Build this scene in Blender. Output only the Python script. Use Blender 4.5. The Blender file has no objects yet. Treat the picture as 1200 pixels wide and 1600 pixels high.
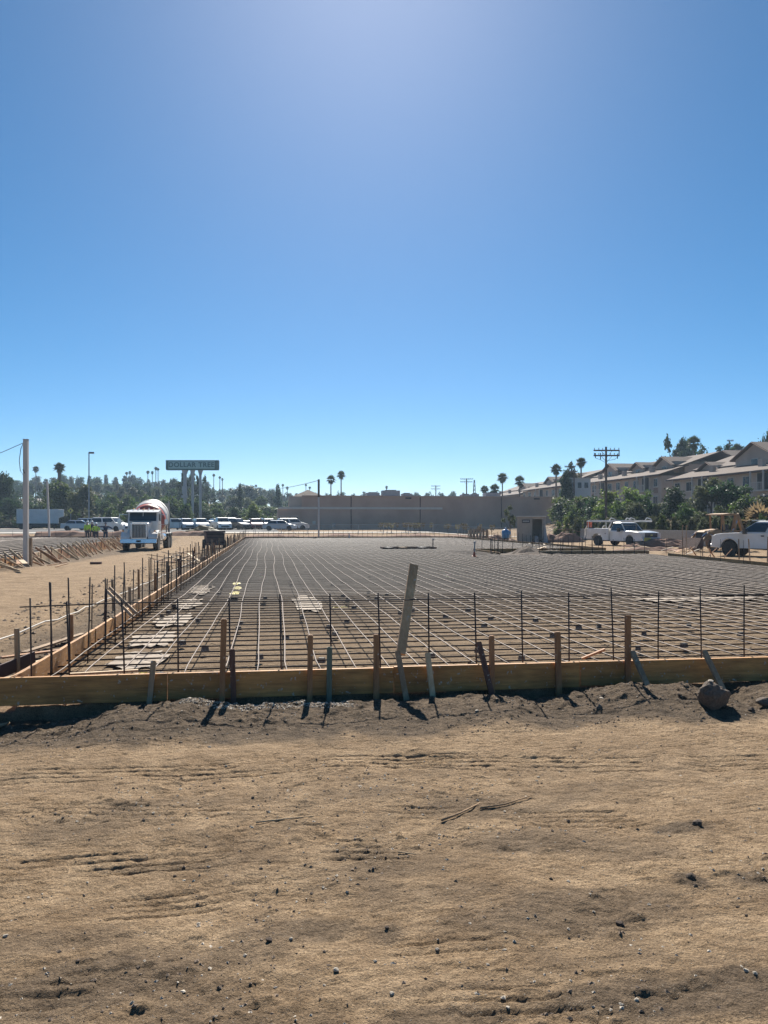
import bpy, math, random
import numpy as np
from mathutils import Vector, Matrix

# ---------------------------------------------------------------- camera
CAM_H = 1.65
YAW = math.radians(8.46)
FPX = 1210.0
HOR = 816.0
scene = bpy.context.scene
C = scene.collection
cam_data = bpy.data.cameras.new('camera')
cam = bpy.data.objects.new('camera', cam_data)
C.objects.link(cam)
cam.location = (0, 0, CAM_H)
cam.rotation_euler = (math.radians(90), 0, -YAW)
cam_data.sensor_fit = 'VERTICAL'
cam_data.sensor_height = 36.0
cam_data.lens = 36.0 * FPX / 1600.0
cam_data.shift_y = 16.0 / 1600.0
cam_data.clip_start = 0.05
cam_data.clip_end = 6000
scene.camera = cam

HAZE_D = 0.00032
# ---------------------------------------------------------------- light
SUN_EL = math.radians(40)
SUN_AZ = math.radians(7.4)          # clockwise from +Y
world = bpy.data.worlds.new('World')
scene.world = world
world.use_nodes = True
nt = world.node_tree
nt.nodes.clear()
sky = nt.nodes.new('ShaderNodeTexSky')
sky.sky_type = 'NISHITA'
sky.sun_disc = False
sky.sun_elevation = SUN_EL
sky.sun_rotation = SUN_AZ
sky.altitude = 0
sky.air_density = 0.65
sky.dust_density = 0.27
sky.ozone_density = 5.0
bg = nt.nodes.new('ShaderNodeBackground')
bg.inputs['Strength'].default_value = 0.056
wo = nt.nodes.new('ShaderNodeOutputWorld')
tint = nt.nodes.new('ShaderNodeHueSaturation')
tint.inputs['Saturation'].default_value = 1.25
tint.inputs['Hue'].default_value = 0.489
nt.links.new(sky.outputs[0], tint.inputs['Color'])
nt.links.new(tint.outputs[0], bg.inputs[0])
nt.links.new(bg.outputs[0], wo.inputs[0])
sl = bpy.data.lights.new('sun', 'SUN')
sl.energy = 4.9
sl.angle = math.radians(0.5)
sl.color = (1.0, 0.94, 0.84)
sun = bpy.data.objects.new('sun', sl)
C.objects.link(sun)
dsun = Vector((math.sin(SUN_AZ) * math.cos(SUN_EL), math.cos(SUN_AZ) * math.cos(SUN_EL), math.sin(SUN_EL)))
sun.rotation_euler = dsun.to_track_quat('Z', 'Y').to_euler()
sun.location = (0, 0, 60)
scene.view_settings.view_transform = 'Standard'
scene.view_settings.look = 'None'
scene.view_settings.exposure = 0.93
scene.view_settings.gamma = 1.0
scene.view_settings.use_curve_mapping = False
scene.cycles.volume_bounces = 0
scene.cycles.max_bounces = 6
scene.cycles.transparent_max_bounces = 8

rnd = random.Random(7)
CY, SY = math.cos(YAW), math.sin(YAW)

def W(px, d):
    """world x, y of a photo column at depth d"""
    lat = (px - 600.0) / FPX * d
    return lat * CY + d * SY, d * CY - lat * SY

def ZP(py, d):
    return CAM_H + (HOR - py) * d / FPX

# ---------------------------------------------------------------- noise
def _hash(ix, iy, seed):
    h = (ix.astype(np.int64) * 374761393 + iy.astype(np.int64) * 668265263 + seed * 974634777) & 0xFFFFFFFF
    h = ((h ^ (h >> 13)) * 1274126177) & 0xFFFFFFFF
    h = h ^ (h >> 16)
    return (h & 0xFFFF) / 65535.0

def vnoise(x, y, seed=0):
    ix = np.floor(x); iy = np.floor(y)
    fx = x - ix; fy = y - iy
    fx = fx * fx * (3 - 2 * fx); fy = fy * fy * (3 - 2 * fy)
    a = _hash(ix, iy, seed); b = _hash(ix + 1, iy, seed)
    c = _hash(ix, iy + 1, seed); d = _hash(ix + 1, iy + 1, seed)
    return (a + (b - a) * fx) * (1 - fy) + (c + (d - c) * fx) * fy

def fbm(x, y, seed=0, octs=4, gain=0.5):
    s = 0; amp = 1.0; tot = 0
    for k in range(octs):
        s = s + amp * (vnoise(x * 2 ** k + 17.3 * k, y * 2 ** k - 9.1 * k, seed + k) - 0.5)
        tot += amp; amp *= gain
    return s / tot * 2

def S(a, b, x):
    t = np.clip((x - a) / (b - a), 0, 1)
    return t * t * (3 - 2 * t)

# ---------------------------------------------------------------- terrain
BX = np.array([-6, -2.6, -2.3, -1.66, -1.15, -0.7, -0.3, 0.5, 0.9, 1.5, 2.0, 2.45, 2.9, 3.3, 3.9, 4.3, 4.8, 6, 9])
BZ = np.array([.02, -.09, -.10, -.08, .07, .10, .03, .02, .03, .05, .06, -.01, .06, .13, .13, .02, .08, .10, .05])

def TRK(pts, w, amp, period=0.070):
    return ([W(px, CAM_H * FPX / (py - HOR)) for px, py in pts], w, amp, period)

TRACKS = [
    TRK([(-250, 1385), (0, 1362), (250, 1338), (500, 1326), (700, 1330)], .26, .011),
    TRK([(-250, 1470), (0, 1442), (200, 1410), (360, 1392), (480, 1385)], .24, .009, .058),
    TRK([(-200, 1222), (100, 1212), (300, 1205), (540, 1187), (800, 1180)], .34, .009, .085),
    TRK([(560, 1185), (800, 1188), (1000, 1192), (1300, 1190)], .38, .008, .095),
    TRK([(560, 1495), (680, 1485), (900, 1466), (1100, 1430)], .20, .010),
    TRK([(600, 1590), (760, 1578), (900, 1570), (1050, 1572)], .22, .010),
    TRK([(760, 1270), (960, 1275), (1120, 1262), (1300, 1240)], .28, .007),
    TRK([(900, 1380), (1100, 1440), (1300, 1500)], .22, .006),
    TRK([(-200, 1262), (150, 1268), (450, 1275), (760, 1268)], .22, .006),
    TRK([(-200, 1560), (120, 1540), (420, 1560), (640, 1540)], .22, .005),
]

def base_H(X, Y):
    z = np.zeros_like(X)
    z = z - 0.33 * S(24, 48, Y) * S(-3.2, -5.5, X) * (1 - S(70, 85, Y))
    z = z - 0.25 * S(18.6, 23, X) * S(8, 30, Y) * (1 - S(34, 36, X) * 0)
    z = z + 0.45 * S(78, 92, Y) * S(34, 20, X)
    z = z + (0.75 * S(32.9, 33.2, X) + 1.9 * S(35, 57, X) + 13 * S(82, 190, X)) * S(20, 40, Y)
    z = z + 12.5 * S(165, 400, Y) * S(60, -70, X) + 4.5 * S(180, 420, Y) * S(-70, 60, X)
    z = z + 6 * S(-120, -320, X) * S(60, 160, Y)
    return z

PATCHES = [(170, 1530, 240, 55, .9), (60, 1470, 150, 22, .6), (470, 1452, 110, 20, .8), (900, 1425, 190, 40, .8), (1050, 1565, 260, 45, 1), (820, 1310, 110, 22, .8),
           (1060, 1290, 60, 10, 1), (1010, 1330, 80, 14, .6), (1175, 1372, 45, 14, .9), (1080, 1374, 28, 8, 1), (700, 1395, 90, 14, .5), (640, 1340, 70, 10, .5),
           (330, 1345, 180, 7, .5), (700, 1595, 140, 20, .8), (330, 1255, 90, 8, .4), (950, 1225, 120, 7, .4), (1165, 1530, 60, 22, 1), (600, 1455, 30, 12, .8), (240, 1500, 90, 20, .7)]
def dark_patches(X, Y):
    out = np.zeros_like(X)
    m = (Y < 7.5) & (Y > 1.5) & (np.abs(X) < 7)
    if not m.any(): return out
    x = X[m]; y = Y[m]; w = .5 * fbm(x * 2.4, y * 3.4, 303, 4) + .35 * fbm(x * 9, y * 9, 305, 3); acc = np.zeros_like(x)
    for px, py, rx, ry, a in PATCHES:
        d = CAM_H * FPX / (py - HOR); cx, cy = W(px, d); d2 = CAM_H * FPX / (py + ry - HOR)
        q = np.hypot((x - cx) / (rx * d / FPX), (y - cy) / max(.08, d - d2))
        acc = np.maximum(acc, a * S(1.35, .55, q + .8 * w))
    out[m] = acc
    return out

def H(X, Y, fine=True):
    X = np.asarray(X, dtype=float); Y = np.asarray(Y, dtype=float)
    z = base_H(X, Y)
    if not fine:
        return z
    m = (Y < 130) & (np.abs(X) < 90)
    if m.any(): z[m] += mid_H(X[m], Y[m])
    m = (Y < 16) & (Y > .8) & (np.abs(X) < 14)
    if m.any(): z[m] += fine_H(X[m], Y[m])
    return z

def mid_H(X, Y):
    z = np.zeros_like(X)
    inside = S(-2.35, -2.2, X) * S(7.15, 7.3, Y) * (1 - S(17.6, 18.2, X)) * (1 - S(74, 75, Y))
    z = z + 0.030 * fbm(X * 0.55, Y * 0.9, 3, 3) * (1 - inside * .6)
    z = z + 0.016 * fbm(X * 2.1, Y * 2.6, 11, 3) * (1 - inside * .4)
    # spoil along the left form
    sp = S(-5.0, -3.2, X) * (1 - S(-2.6, -2.35, X)) * S(7.5, 9, Y) * (1 - S(60, 75, Y))
    z = z + sp * (.05 * fbm(X * 2.5, Y * 2.0, 101, 3) + .02 * fbm(X * 8, Y * 8, 103, 2) - .03)
    # haul road ruts
    rd = S(-11, -9.5, X) * (1 - S(-4.2, -3.2, X)) * S(9, 14, Y)
    z = z + rd * .035 * fbm(X * 1.6 + .12 * Y, Y * .22, 111, 3)
    # loose heaps beside the second formwork
    lf = S(-12.4, -11.2, X) * (1 - S(-9.8, -8.8, X)) * S(20, 26, Y) * (1 - S(76, 80, Y))
    z = z + lf * .06 * fbm(X * 2, Y * 2, 113, 3)
    return z


def fine_H(X, Y):
    z = np.zeros_like(X); near = S(16, 11, Y)
    patch = np.maximum(S(0.0, 0.55, fbm(X * 0.8 + 4, Y * 1.5, 21, 4)), dark_patches(X, Y))
    z = z + (0.002 + 0.013 * patch) * fbm(X * 9, Y * 9, 31, 3, .6) * near
    cl = S(.22, .6, fbm(X * 16, Y * 16, 41, 2))
    z = z + (0.001 + 0.014 * patch) * cl * near
    z = z + 0.0036 * fbm(X * 30, Y * 34, 51, 2) * near
    # hard wrinkles dragged sideways by tyres
    z = z + 0.0045 * fbm(X * 5 + 2.0 * Y, Y * 12, 61, 4, .6) * S(7.0, 6.0, Y) * (1 - patch)
    wr = S(7.0, 6.2, Y) * (1 - .6 * patch)
    rg = np.abs(fbm(X * 2.4 + 1.1 * Y, Y * 7, 67, 4, .6)); z = z - .006 * S(.09, .0, rg) * wr * S(-.1, .3, fbm(X * .9, Y * 1.6, 69, 2))
    rg = np.abs(fbm(X * 7, Y * 12 + X * 1.5, 73, 4, .6)); z = z - .005 * S(.10, .0, rg) * wr * S(-.05, .3, fbm(X * 1.3 + 5, Y * 2.2, 75, 2))
    # tyre prints
    for pts, w, amp, per in TRACKS:
        xs = np.array([p[0] for p in pts]); ys = np.array([p[1] for p in pts])
        o = np.argsort(xs)
        yc = np.interp(X, xs[o], ys[o]) + 0.015 * np.sin(X * 3)
        t = (Y - yc) / w
        m = (np.abs(t) < .5) * S(.5, .42, np.abs(t)) * S(xs.min(), xs.min() + .3, X) * (1 - S(xs.max() - .4, xs.max(), X))
        m = m * S(-.45, .15, fbm(X * 2.2, Y * 2.2, 71, 2))
        ph = (Y - yc) / per + .10 * np.sin(X * 9) + .12 * fbm(X * 4, Y * 4, 77, 2)
        fr_ = np.abs(ph - np.floor(ph) - .5)
        g = -S(.20, .06, fr_)
        lg = np.abs(((X / .085 + np.floor(ph) * .37 + .5 * ph) % 1.0) - .5)
        z = z + m * amp * .85 * (1.5 * g - .55 * S(.16, .04, lg) * (fr_ > .2)) - m * .004
    # berm of spoil along the front board
    b = np.interp(X, BX, BZ)
    b = b + .022 * fbm(X * 3.2, X * 0 + 1.7, 5, 3)
    prof = S(5.75, 6.75, Y) * (1 - .9 * S(6.92, 7.12, Y))
    onb = S(5.75, 6.6, Y) * (1 - S(7.12, 7.3, Y))
    z = z + b * prof
    z = z - 0.085 * S(6.95, 7.1, Y) * (1 - S(7.215, 7.24, Y)) * S(.10, .02, b) * (X > -2.6)
    z = z + .035 * S(7.225, 7.245, Y) * (1 - S(7.5, 8.5, Y)) * (X > -2.22) * (X < 15)
    z = z + onb * (0.020 * fbm(X * 6, Y * 6, 81, 3) + .016 * S(.05, .5, fbm(X * 11, Y * 11, 91, 3)) + .007 * fbm(X * 24, Y * 24, 95, 2))
    return z

def gz(x, y):
    return float(H(np.array([x]), np.array([y]))[0])

def gzb(x, y):
    return float(H(np.array([x]), np.array([y]), False)[0])

# ---------------------------------------------------------------- materials
def principled(name):
    m = bpy.data.materials.new(name)
    m.use_nodes = True
    b = m.node_tree.nodes['Principled BSDF']
    return m, m.node_tree, b

def mat(name, c1, c2=None, scale=4.0, rough=.8, metal=0.0, bump=0.0, bscale=None, stretch=(1, 1, 1), detail=5, spec=.5, coat=0, objrand=0.0):
    m, t, b = principled(name)
    c2 = c2 or tuple(v * .75 for v in c1)
    tc = t.nodes.new('ShaderNodeTexCoord')
    mp = t.nodes.new('ShaderNodeMapping')
    mp.inputs['Scale'].default_value = stretch
    t.links.new(tc.outputs['Object'], mp.inputs[0])
    n = t.nodes.new('ShaderNodeTexNoise')
    n.inputs['Scale'].default_value = scale
    n.inputs['Detail'].default_value = detail
    n.inputs['Roughness'].default_value = .65
    t.links.new(mp.outputs[0], n.inputs['Vector'])
    r = t.nodes.new('ShaderNodeValToRGB')
    r.color_ramp.elements[0].position = .32; r.color_ramp.elements[1].position = .68
    r.color_ramp.elements[0].color = (*c2, 1); r.color_ramp.elements[1].color = (*c1, 1)
    t.links.new(n.outputs['Fac'], r.inputs[0])
    out = r.outputs[0]
    if objrand:
        oi = t.nodes.new('ShaderNodeObjectInfo')
        hs = t.nodes.new('ShaderNodeHueSaturation')
        ma = t.nodes.new('ShaderNodeMapRange')
        ma.inputs['To Min'].default_value = 1 - objrand; ma.inputs['To Max'].default_value = 1 + objrand
        t.links.new(oi.outputs['Random'], ma.inputs[0]); t.links.new(ma.outputs[0], hs.inputs['Value'])
        t.links.new(out, hs.inputs['Color']); out = hs.outputs[0]
    t.links.new(out, b.inputs['Base Color'])
    b.inputs['Roughness'].default_value = rough
    b.inputs['Metallic'].default_value = metal
    b.inputs['Specular IOR Level'].default_value = spec
    if coat: b.inputs['Coat Weight'].default_value = coat
    if bump:
        n2 = t.nodes.new('ShaderNodeTexNoise')
        n2.inputs['Scale'].default_value = bscale or scale * 3
        n2.inputs['Detail'].default_value = 6
        t.links.new(mp.outputs[0], n2.inputs['Vector'])
        bp = t.nodes.new('ShaderNodeBump')
        bp.inputs['Strength'].default_value = bump
        bp.inputs['Distance'].default_value = .02
        t.links.new(n2.outputs['Fac'], bp.inputs['Height'])
        t.links.new(bp.outputs[0], b.inputs['Normal'])
    return m

def glass(name, c=(.02, .03, .04), rough=.06):
    m, t, b = principled(name)
    b.inputs['Base Color'].default_value = (*c, 1)
    b.inputs['Roughness'].default_value = rough
    b.inputs['Specular IOR Level'].default_value = .9
    return m

def leafmat(name, c1, c2, transl=.35):
    m, t, b = principled(name)
    out = t.nodes['Material Output']
    g = t.nodes.new('ShaderNodeNewGeometry')
    n = t.nodes.new('ShaderNodeTexNoise'); n.inputs['Scale'].default_value = .9; n.inputs['Detail'].default_value = 4
    tc = t.nodes.new('ShaderNodeTexCoord'); t.links.new(tc.outputs['Object'], n.inputs['Vector'])
    ad = t.nodes.new('ShaderNodeMath'); ad.operation = 'MULTIPLY_ADD'; ad.inputs[1].default_value = .45; 
    t.links.new(g.outputs['Random Per Island'], ad.inputs[0])
    mu = t.nodes.new('ShaderNodeMath'); mu.operation = 'MULTIPLY'; mu.inputs[1].default_value = .6
    t.links.new(n.outputs['Fac'], mu.inputs[0]); t.links.new(mu.outputs[0], ad.inputs[2])
    r = t.nodes.new('ShaderNodeValToRGB')
    r.color_ramp.elements[0].position = .2; r.color_ramp.elements[1].position = .8
    r.color_ramp.elements[0].color = (*c2, 1); r.color_ramp.elements[1].color = (*c1, 1)
    t.links.new(ad.outputs[0], r.inputs[0])
    oi = t.nodes.new('ShaderNodeObjectInfo')
    hs = t.nodes.new('ShaderNodeHueSaturation')
    ma = t.nodes.new('ShaderNodeMapRange'); ma.inputs['To Min'].default_value = .65; ma.inputs['To Max'].default_value = 1.25
    mh = t.nodes.new('ShaderNodeMapRange'); mh.inputs['To Min'].default_value = .475; mh.inputs['To Max'].default_value = .515
    t.links.new(oi.outputs['Random'], ma.inputs[0]); t.links.new(ma.outputs[0], hs.inputs['Value'])
    t.links.new(oi.outputs['Random'], mh.inputs[0]); t.links.new(mh.outputs[0], hs.inputs['Hue'])
    t.links.new(r.outputs[0], hs.inputs['Color'])
    t.links.new(hs.outputs[0], b.inputs['Base Color'])
    b.inputs['Roughness'].default_value = .55
    b.inputs['Specular IOR Level'].default_value = .14
    tr = t.nodes.new('ShaderNodeBsdfTranslucent')
    hv = t.nodes.new('ShaderNodeHueSaturation'); hv.inputs['Value'].default_value = 1.5; hv.inputs['Saturation'].default_value = 1.05
    t.links.new(hs.outputs[0], hv.inputs['Color']); t.links.new(hv.outputs[0], tr.inputs[0])
    mx = t.nodes.new('ShaderNodeMixShader'); mx.inputs[0].default_value = transl
    t.links.new(b.outputs[0], mx.inputs[1]); t.links.new(tr.outputs[0], mx.inputs[2])
    t.links.new(mx.outputs[0], out.inputs['Surface'])
    return m

M = {}
M['rebar'] = mat('rusty_rebar_glint_tone', (.20, .15, .12), (.11, .075, .055), 9, .66, .18, objrand=.2)  # sun glint on the long bars is put into this paler rust tone
M['rebar_dark'] = mat('dark_rebar', (.066, .056, .056), (.032, .027, .028), 9, .7, 0, spec=.2, objrand=.2)
M['wood_board'] = mat('form_board_wood', (.62, .31, .095), (.34, .155, .05), 3.2, .7, bump=.3, stretch=(1, 4, 9), detail=9, objrand=.12)
M['wood_pale'] = mat('pale_wood', (.56, .42, .26), (.38, .26, .15), 6, .75, bump=.25, stretch=(6, 6, .7), objrand=.25)
M['wood_grey'] = mat('weathered_wood', (.50, .35, .22), (.30, .205, .13), 8, .85, bump=.3, stretch=(5, 5, .6), objrand=.25)
M['wood_orange'] = mat('fresh_brown_wood', (.52, .27, .12), (.32, .15, .07), 8, .75, bump=.3, stretch=(5, 5, .6), objrand=.2)
M['wood_red'] = mat('dark_red_wood', (.20, .10, .07), (.11, .055, .04), 8, .8, bump=.3, stretch=(5, 5, .6))
M['wood_green'] = mat('green_tinted_wood', (.17, .20, .15), (.10, .12, .09), 8, .8, bump=.3, stretch=(5, 5, .6))
M['plank'] = mat('tan_plank_wood', (.72, .48, .27), (.54, .34, .18), 5, .75, bump=.25, stretch=(6, 6, .5))
M['concrete'] = mat('grey_concrete', (.38, .36, .33), (.25, .24, .22), 14, .9, bump=.3)
M['block'] = mat('spacer_concrete', (.20, .19, .18), (.12, .115, .11), 20, .9)
M['rock'] = mat('brown_rock', (.19, .145, .11), (.09, .068, .052), 7, .92, bump=.6, bscale=22)
M['clod'] = mat('dark_clod_earth', (.14, .10, .072), (.06, .043, .034), 12, .95, bump=.6)
M['earthcrumb'] = mat('brown_earth_crumbs', (.26, .19, .135), (.13, .095, .07), 9, .97, bump=.5)
M['palestone'] = mat('pale_stone', (.52, .46, .38), (.38, .32, .25), 12, .9, bump=.4)
M['sheet'] = mat('dusty_white_sheet', (.36, .29, .22), (.20, .145, .10), 7, .8, bump=.3, detail=8)
M['yellow'] = mat('yellow_tape', (.70, .60, .12), (.55, .45, .10), 6, .6)
M['asphalt'] = mat('parking_asphalt', (.075, .072, .07), (.05, .048, .047), 1.2, .9, bump=.1)
M['concpave'] = mat('pale_pavement', (.55, .50, .44), (.42, .38, .32), 1.5, .9)
M['redsoil'] = mat('red_soil', (.27, .15, .10), (.17, .09, .06), 1.5, .95, bump=.5)
M['brownwall'] = mat('brown_stucco_wall', (.52, .36, .275), (.47, .325, .25), .35, .92, detail=3)
M['stripe'] = mat('cream_band', (.62, .57, .50), (.55, .50, .44), 2, .8)
M['darkmetal'] = mat('dark_metal', (.05, .05, .055), (.03, .03, .035), 4, .5, .4)
M['greymetal'] = mat('grey_metal', (.30, .31, .33), (.22, .23, .25), 4, .5, .5)
M['chrome'] = mat('polished_metal', (.62, .63, .66), (.5, .5, .53), 3, .22, .9)
M['whitepaint'] = mat('white_vehicle_paint', (.80, .80, .79), (.70, .69, .66), 1.2, .35, coat=.5, detail=3)
M['silverpaint'] = mat('silver_vehicle_paint', (.42, .45, .50), (.36, .39, .43), 1.5, .3, .4, coat=.6)
M['blackpaint'] = mat('black_vehicle_paint', (.025, .025, .03), (.02, .02, .022), 1.5, .3, coat=.6)
M['redpaint'] = mat('red_vehicle_paint', (.30, .035, .03), (.22, .028, .025), 1.5, .35, coat=.5)
M['bluepaint'] = mat('blue_vehicle_paint', (.05, .09, .20), (.04, .07, .15), 1.5, .3, coat=.6)
M['goldpaint'] = mat('beige_vehicle_paint', (.38, .33, .26), (.32, .28, .22), 1.5, .3, .2, coat=.6)
M['drumwhite'] = mat('dusty_white_drum', (.74, .72, .68), (.52, .49, .45), 1.3, .5, bump=.05)
M['drumred'] = mat('faded_red_drum', (.36, .07, .045), (.26, .055, .04), 2, .5)
M['rubber'] = mat('dusty_tyre_rubber', (.045, .042, .04), (.025, .024, .023), 6, .85)
M['rubberdust'] = mat('earthy_tyre_rubber', (.20, .14, .10), (.11, .08, .06), 5, .9)
M['rim'] = mat('wheel_rim_metal', (.45, .45, .46), (.30, .30, .31), 5, .35, .8)
M['glass'] = glass('vehicle_glass')
M['winglass'] = glass('window_glass', (.015, .02, .03), .15)
M['winglass'].node_tree.nodes['Principled BSDF'].inputs['Specular IOR Level'].default_value = .35
M['lamp'] = mat('lamp_glass', (.75, .75, .72), (.6, .6, .58), 8, .12)
M['amber'] = mat('amber_lamp', (.8, .35, .08), (.7, .3, .06), 8, .2)
M['cat'] = mat('dusty_tan_machine', (.40, .24, .11), (.25, .15, .08), 2.5, .7, bump=.1)
M['stucco'] = mat('beige_stucco', (.52, .42, .345), (.46, .37, .30), .8, .92)
M['stucco2'] = mat('brown_siding', (.30, .20, .15), (.25, .17, .125), .8, .9)
M['rooftile'] = mat('brown_roof_tiles', (.125, .085, .065), (.08, .054, .042), 2.2, .9, bump=.6, bscale=9, stretch=(3, 1, 1))
M['trim'] = mat('cream_trim', (.60, .56, .50), (.5, .47, .42), 2, .8)
M['painted_shade'] = mat('painted_inner_shade', (.03, .03, .032), (.02, .02, .022), 2, .9)  # near-black that paints the shade inside openings and hollows
M['shed'] = mat('beige_metal_siding', (.42, .36, .30), (.33, .28, .23), 1.4, .6, bump=.05)
M['bluetank'] = mat('blue_plastic', (.05, .22, .45), (.04, .16, .34), 3, .5)
M['orange'] = mat('orange_plastic', (.65, .13, .05), (.5, .1, .04), 3, .5)
M['hivis'] = mat('lime_safety_fabric', (.62, .85, .10), (.5, .75, .08), 6, .8)
M['navy'] = mat('navy_cloth', (.04, .055, .10), (.028, .038, .07), 6, .9)
M['jeans'] = mat('dark_denim', (.05, .05, .075), (.035, .035, .05), 6, .9)
M['skin'] = mat('tanned_skin', (.42, .25, .17), (.36, .21, .14), 6, .6)
M['helmet'] = mat('white_helmet', (.8, .8, .78), (.72, .72, .7), 5, .35)
M['signframe'] = mat('sign_dark_frame', (.04, .14, .14), (.035, .11, .115), 3, .6)
M['signface'] = mat('sign_pale_panel', (.30, .50, .50), (.26, .44, .45), 2, .6)
M['signtext'] = mat('sign_green_letters', (.05, .16, .17), (.04, .13, .14), 3, .6)
M['polepaint'] = mat('pole_pale_paint', (.45, .45, .46), (.38, .38, .39), 3, .7)
M['polewood'] = mat('utility_pole_wood', (.14, .105, .08), (.085, .065, .05), 3, .9, bump=.3, stretch=(6, 6, .5))
M['polewhite'] = mat('whitewashed_timber', (.66, .62, .58), (.50, .46, .42), 3, .8, bump=.3, stretch=(6, 6, .5))
M['bark'] = mat('tree_bark', (.13, .10, .075), (.08, .06, .045), 4, .95, bump=.5)
M['palmbark'] = mat('palm_bark', (.20, .155, .12), (.12, .09, .07), 5, .95, bump=.5)
M['leaf_dark'] = leafmat('dark_green_leaves', (.050, .085, .032), (.018, .034, .018))
M['leaf_mid'] = leafmat('mid_green_leaves', (.085, .13, .032), (.030, .050, .016), .4)
M['leaf_olive'] = leafmat('olive_leaves', (.105, .115, .055), (.05, .058, .03), .35)
M['leaf_light'] = leafmat('light_green_leaves', (.16, .22, .05), (.055, .085, .025), .45)
M['leaf_dry'] = leafmat('dry_straw_leaves', (.34, .26, .14), (.16, .12, .065), .35)
M['palmleaf'] = leafmat('palm_leaves', (.075, .095, .035), (.035, .048, .02), .3)
M['weed'] = leafmat('dry_weeds', (.25, .21, .12), (.12, .11, .06), .35)
M['house1'] = mat('pale_house_wall', (.55, .50, .45), (.48, .44, .39), 1, .9)
M['houseroof'] = mat('pale_house_roof', (.42, .38, .34), (.33, .29, .26), 2, .9)
M['redhouse'] = mat('red_brown_house_wall', (.22, .10, .08), (.17, .08, .065), 1, .9)
M['trailer'] = mat('grey_white_trailer', (.72, .70, .68), (.62, .60, .58), 1, .5)
M['signyellow'] = mat('road_sign_yellow', (.62, .52, .14), (.55, .46, .12), 4, .6)
M['wire'] = mat('thin_wire', (.06, .06, .065), (.05, .05, .05), 4, .6)
M['cord'] = mat('pale_cord', (.62, .58, .52), (.5, .46, .42), 4, .8)
M['fencewire'] = mat('galvanised_fence', (.42, .43, .44), (.34, .35, .36), 4, .5, .5)
M['stick'] = mat('dry_stick', (.36, .24, .14), (.22, .14, .08), 10, .9, bump=.3)
M['boxbrown'] = mat('dark_brown_steel', (.12, .075, .065), (.075, .048, .043), 3, .7)
M['plate'] = mat('dark_sign_plate', (.045, .05, .055), (.035, .04, .045), 3, .6)
M['whiteprint'] = mat('white_print', (.6, .6, .58), (.5, .5, .48), 3, .7)

def stain(m, scale=1.6, lo=(.45, .42, .40), pale=(.50, .46, .40)):
    t = m.node_tree; b = t.nodes['Principled BSDF']; src = b.inputs['Base Color'].links[0].from_socket
    tc = t.nodes.new('ShaderNodeTexCoord'); n = t.nodes.new('ShaderNodeTexNoise'); n.inputs['Scale'].default_value = scale; n.inputs['Detail'].default_value = 8
    t.links.new(tc.outputs['Object'], n.inputs['Vector'])
    r = t.nodes.new('ShaderNodeValToRGB'); r.color_ramp.elements[0].position = .36; r.color_ramp.elements[1].position = .58
    r.color_ramp.elements[0].color = (*lo, 1); r.color_ramp.elements[1].color = (1, 1, 1, 1); t.links.new(n.outputs[0], r.inputs[0])
    x = t.nodes.new('ShaderNodeMix'); x.data_type = 'RGBA'; x.blend_type = 'MULTIPLY'; x.inputs[0].default_value = .8
    t.links.new(src, x.inputs[6]); t.links.new(r.outputs[0], x.inputs[7])
    n2 = t.nodes.new('ShaderNodeTexNoise'); n2.inputs['Scale'].default_value = 26; n2.inputs['Detail'].default_value = 5; t.links.new(tc.outputs['Object'], n2.inputs['Vector'])
    r2 = t.nodes.new('ShaderNodeValToRGB'); r2.color_ramp.elements[0].position = .64; r2.color_ramp.elements[1].position = .72; t.links.new(n2.outputs[0], r2.inputs[0])
    y = t.nodes.new('ShaderNodeMix'); y.data_type = 'RGBA'; t.links.new(r2.outputs[0], y.inputs[0]); t.links.new(x.outputs[2], y.inputs[6]); y.inputs[7].default_value = (*pale, 1)
    t.links.new(y.outputs[2], b.inputs['Base Color'])
for k in ('wood_board', 'wood_orange', 'wood_red', 'wood_grey', 'plank'): stain(M[k])
for k in ('brownwall', 'stucco', 'shed'): stain(M[k], .25, (.82, .81, .80), (.8 * .4, .8 * .3, .8 * .25))
for k in ('whitepaint', 'drumwhite'): stain(M[k], 1.1, (.86, .82, .76), (.55, .50, .44))

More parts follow.
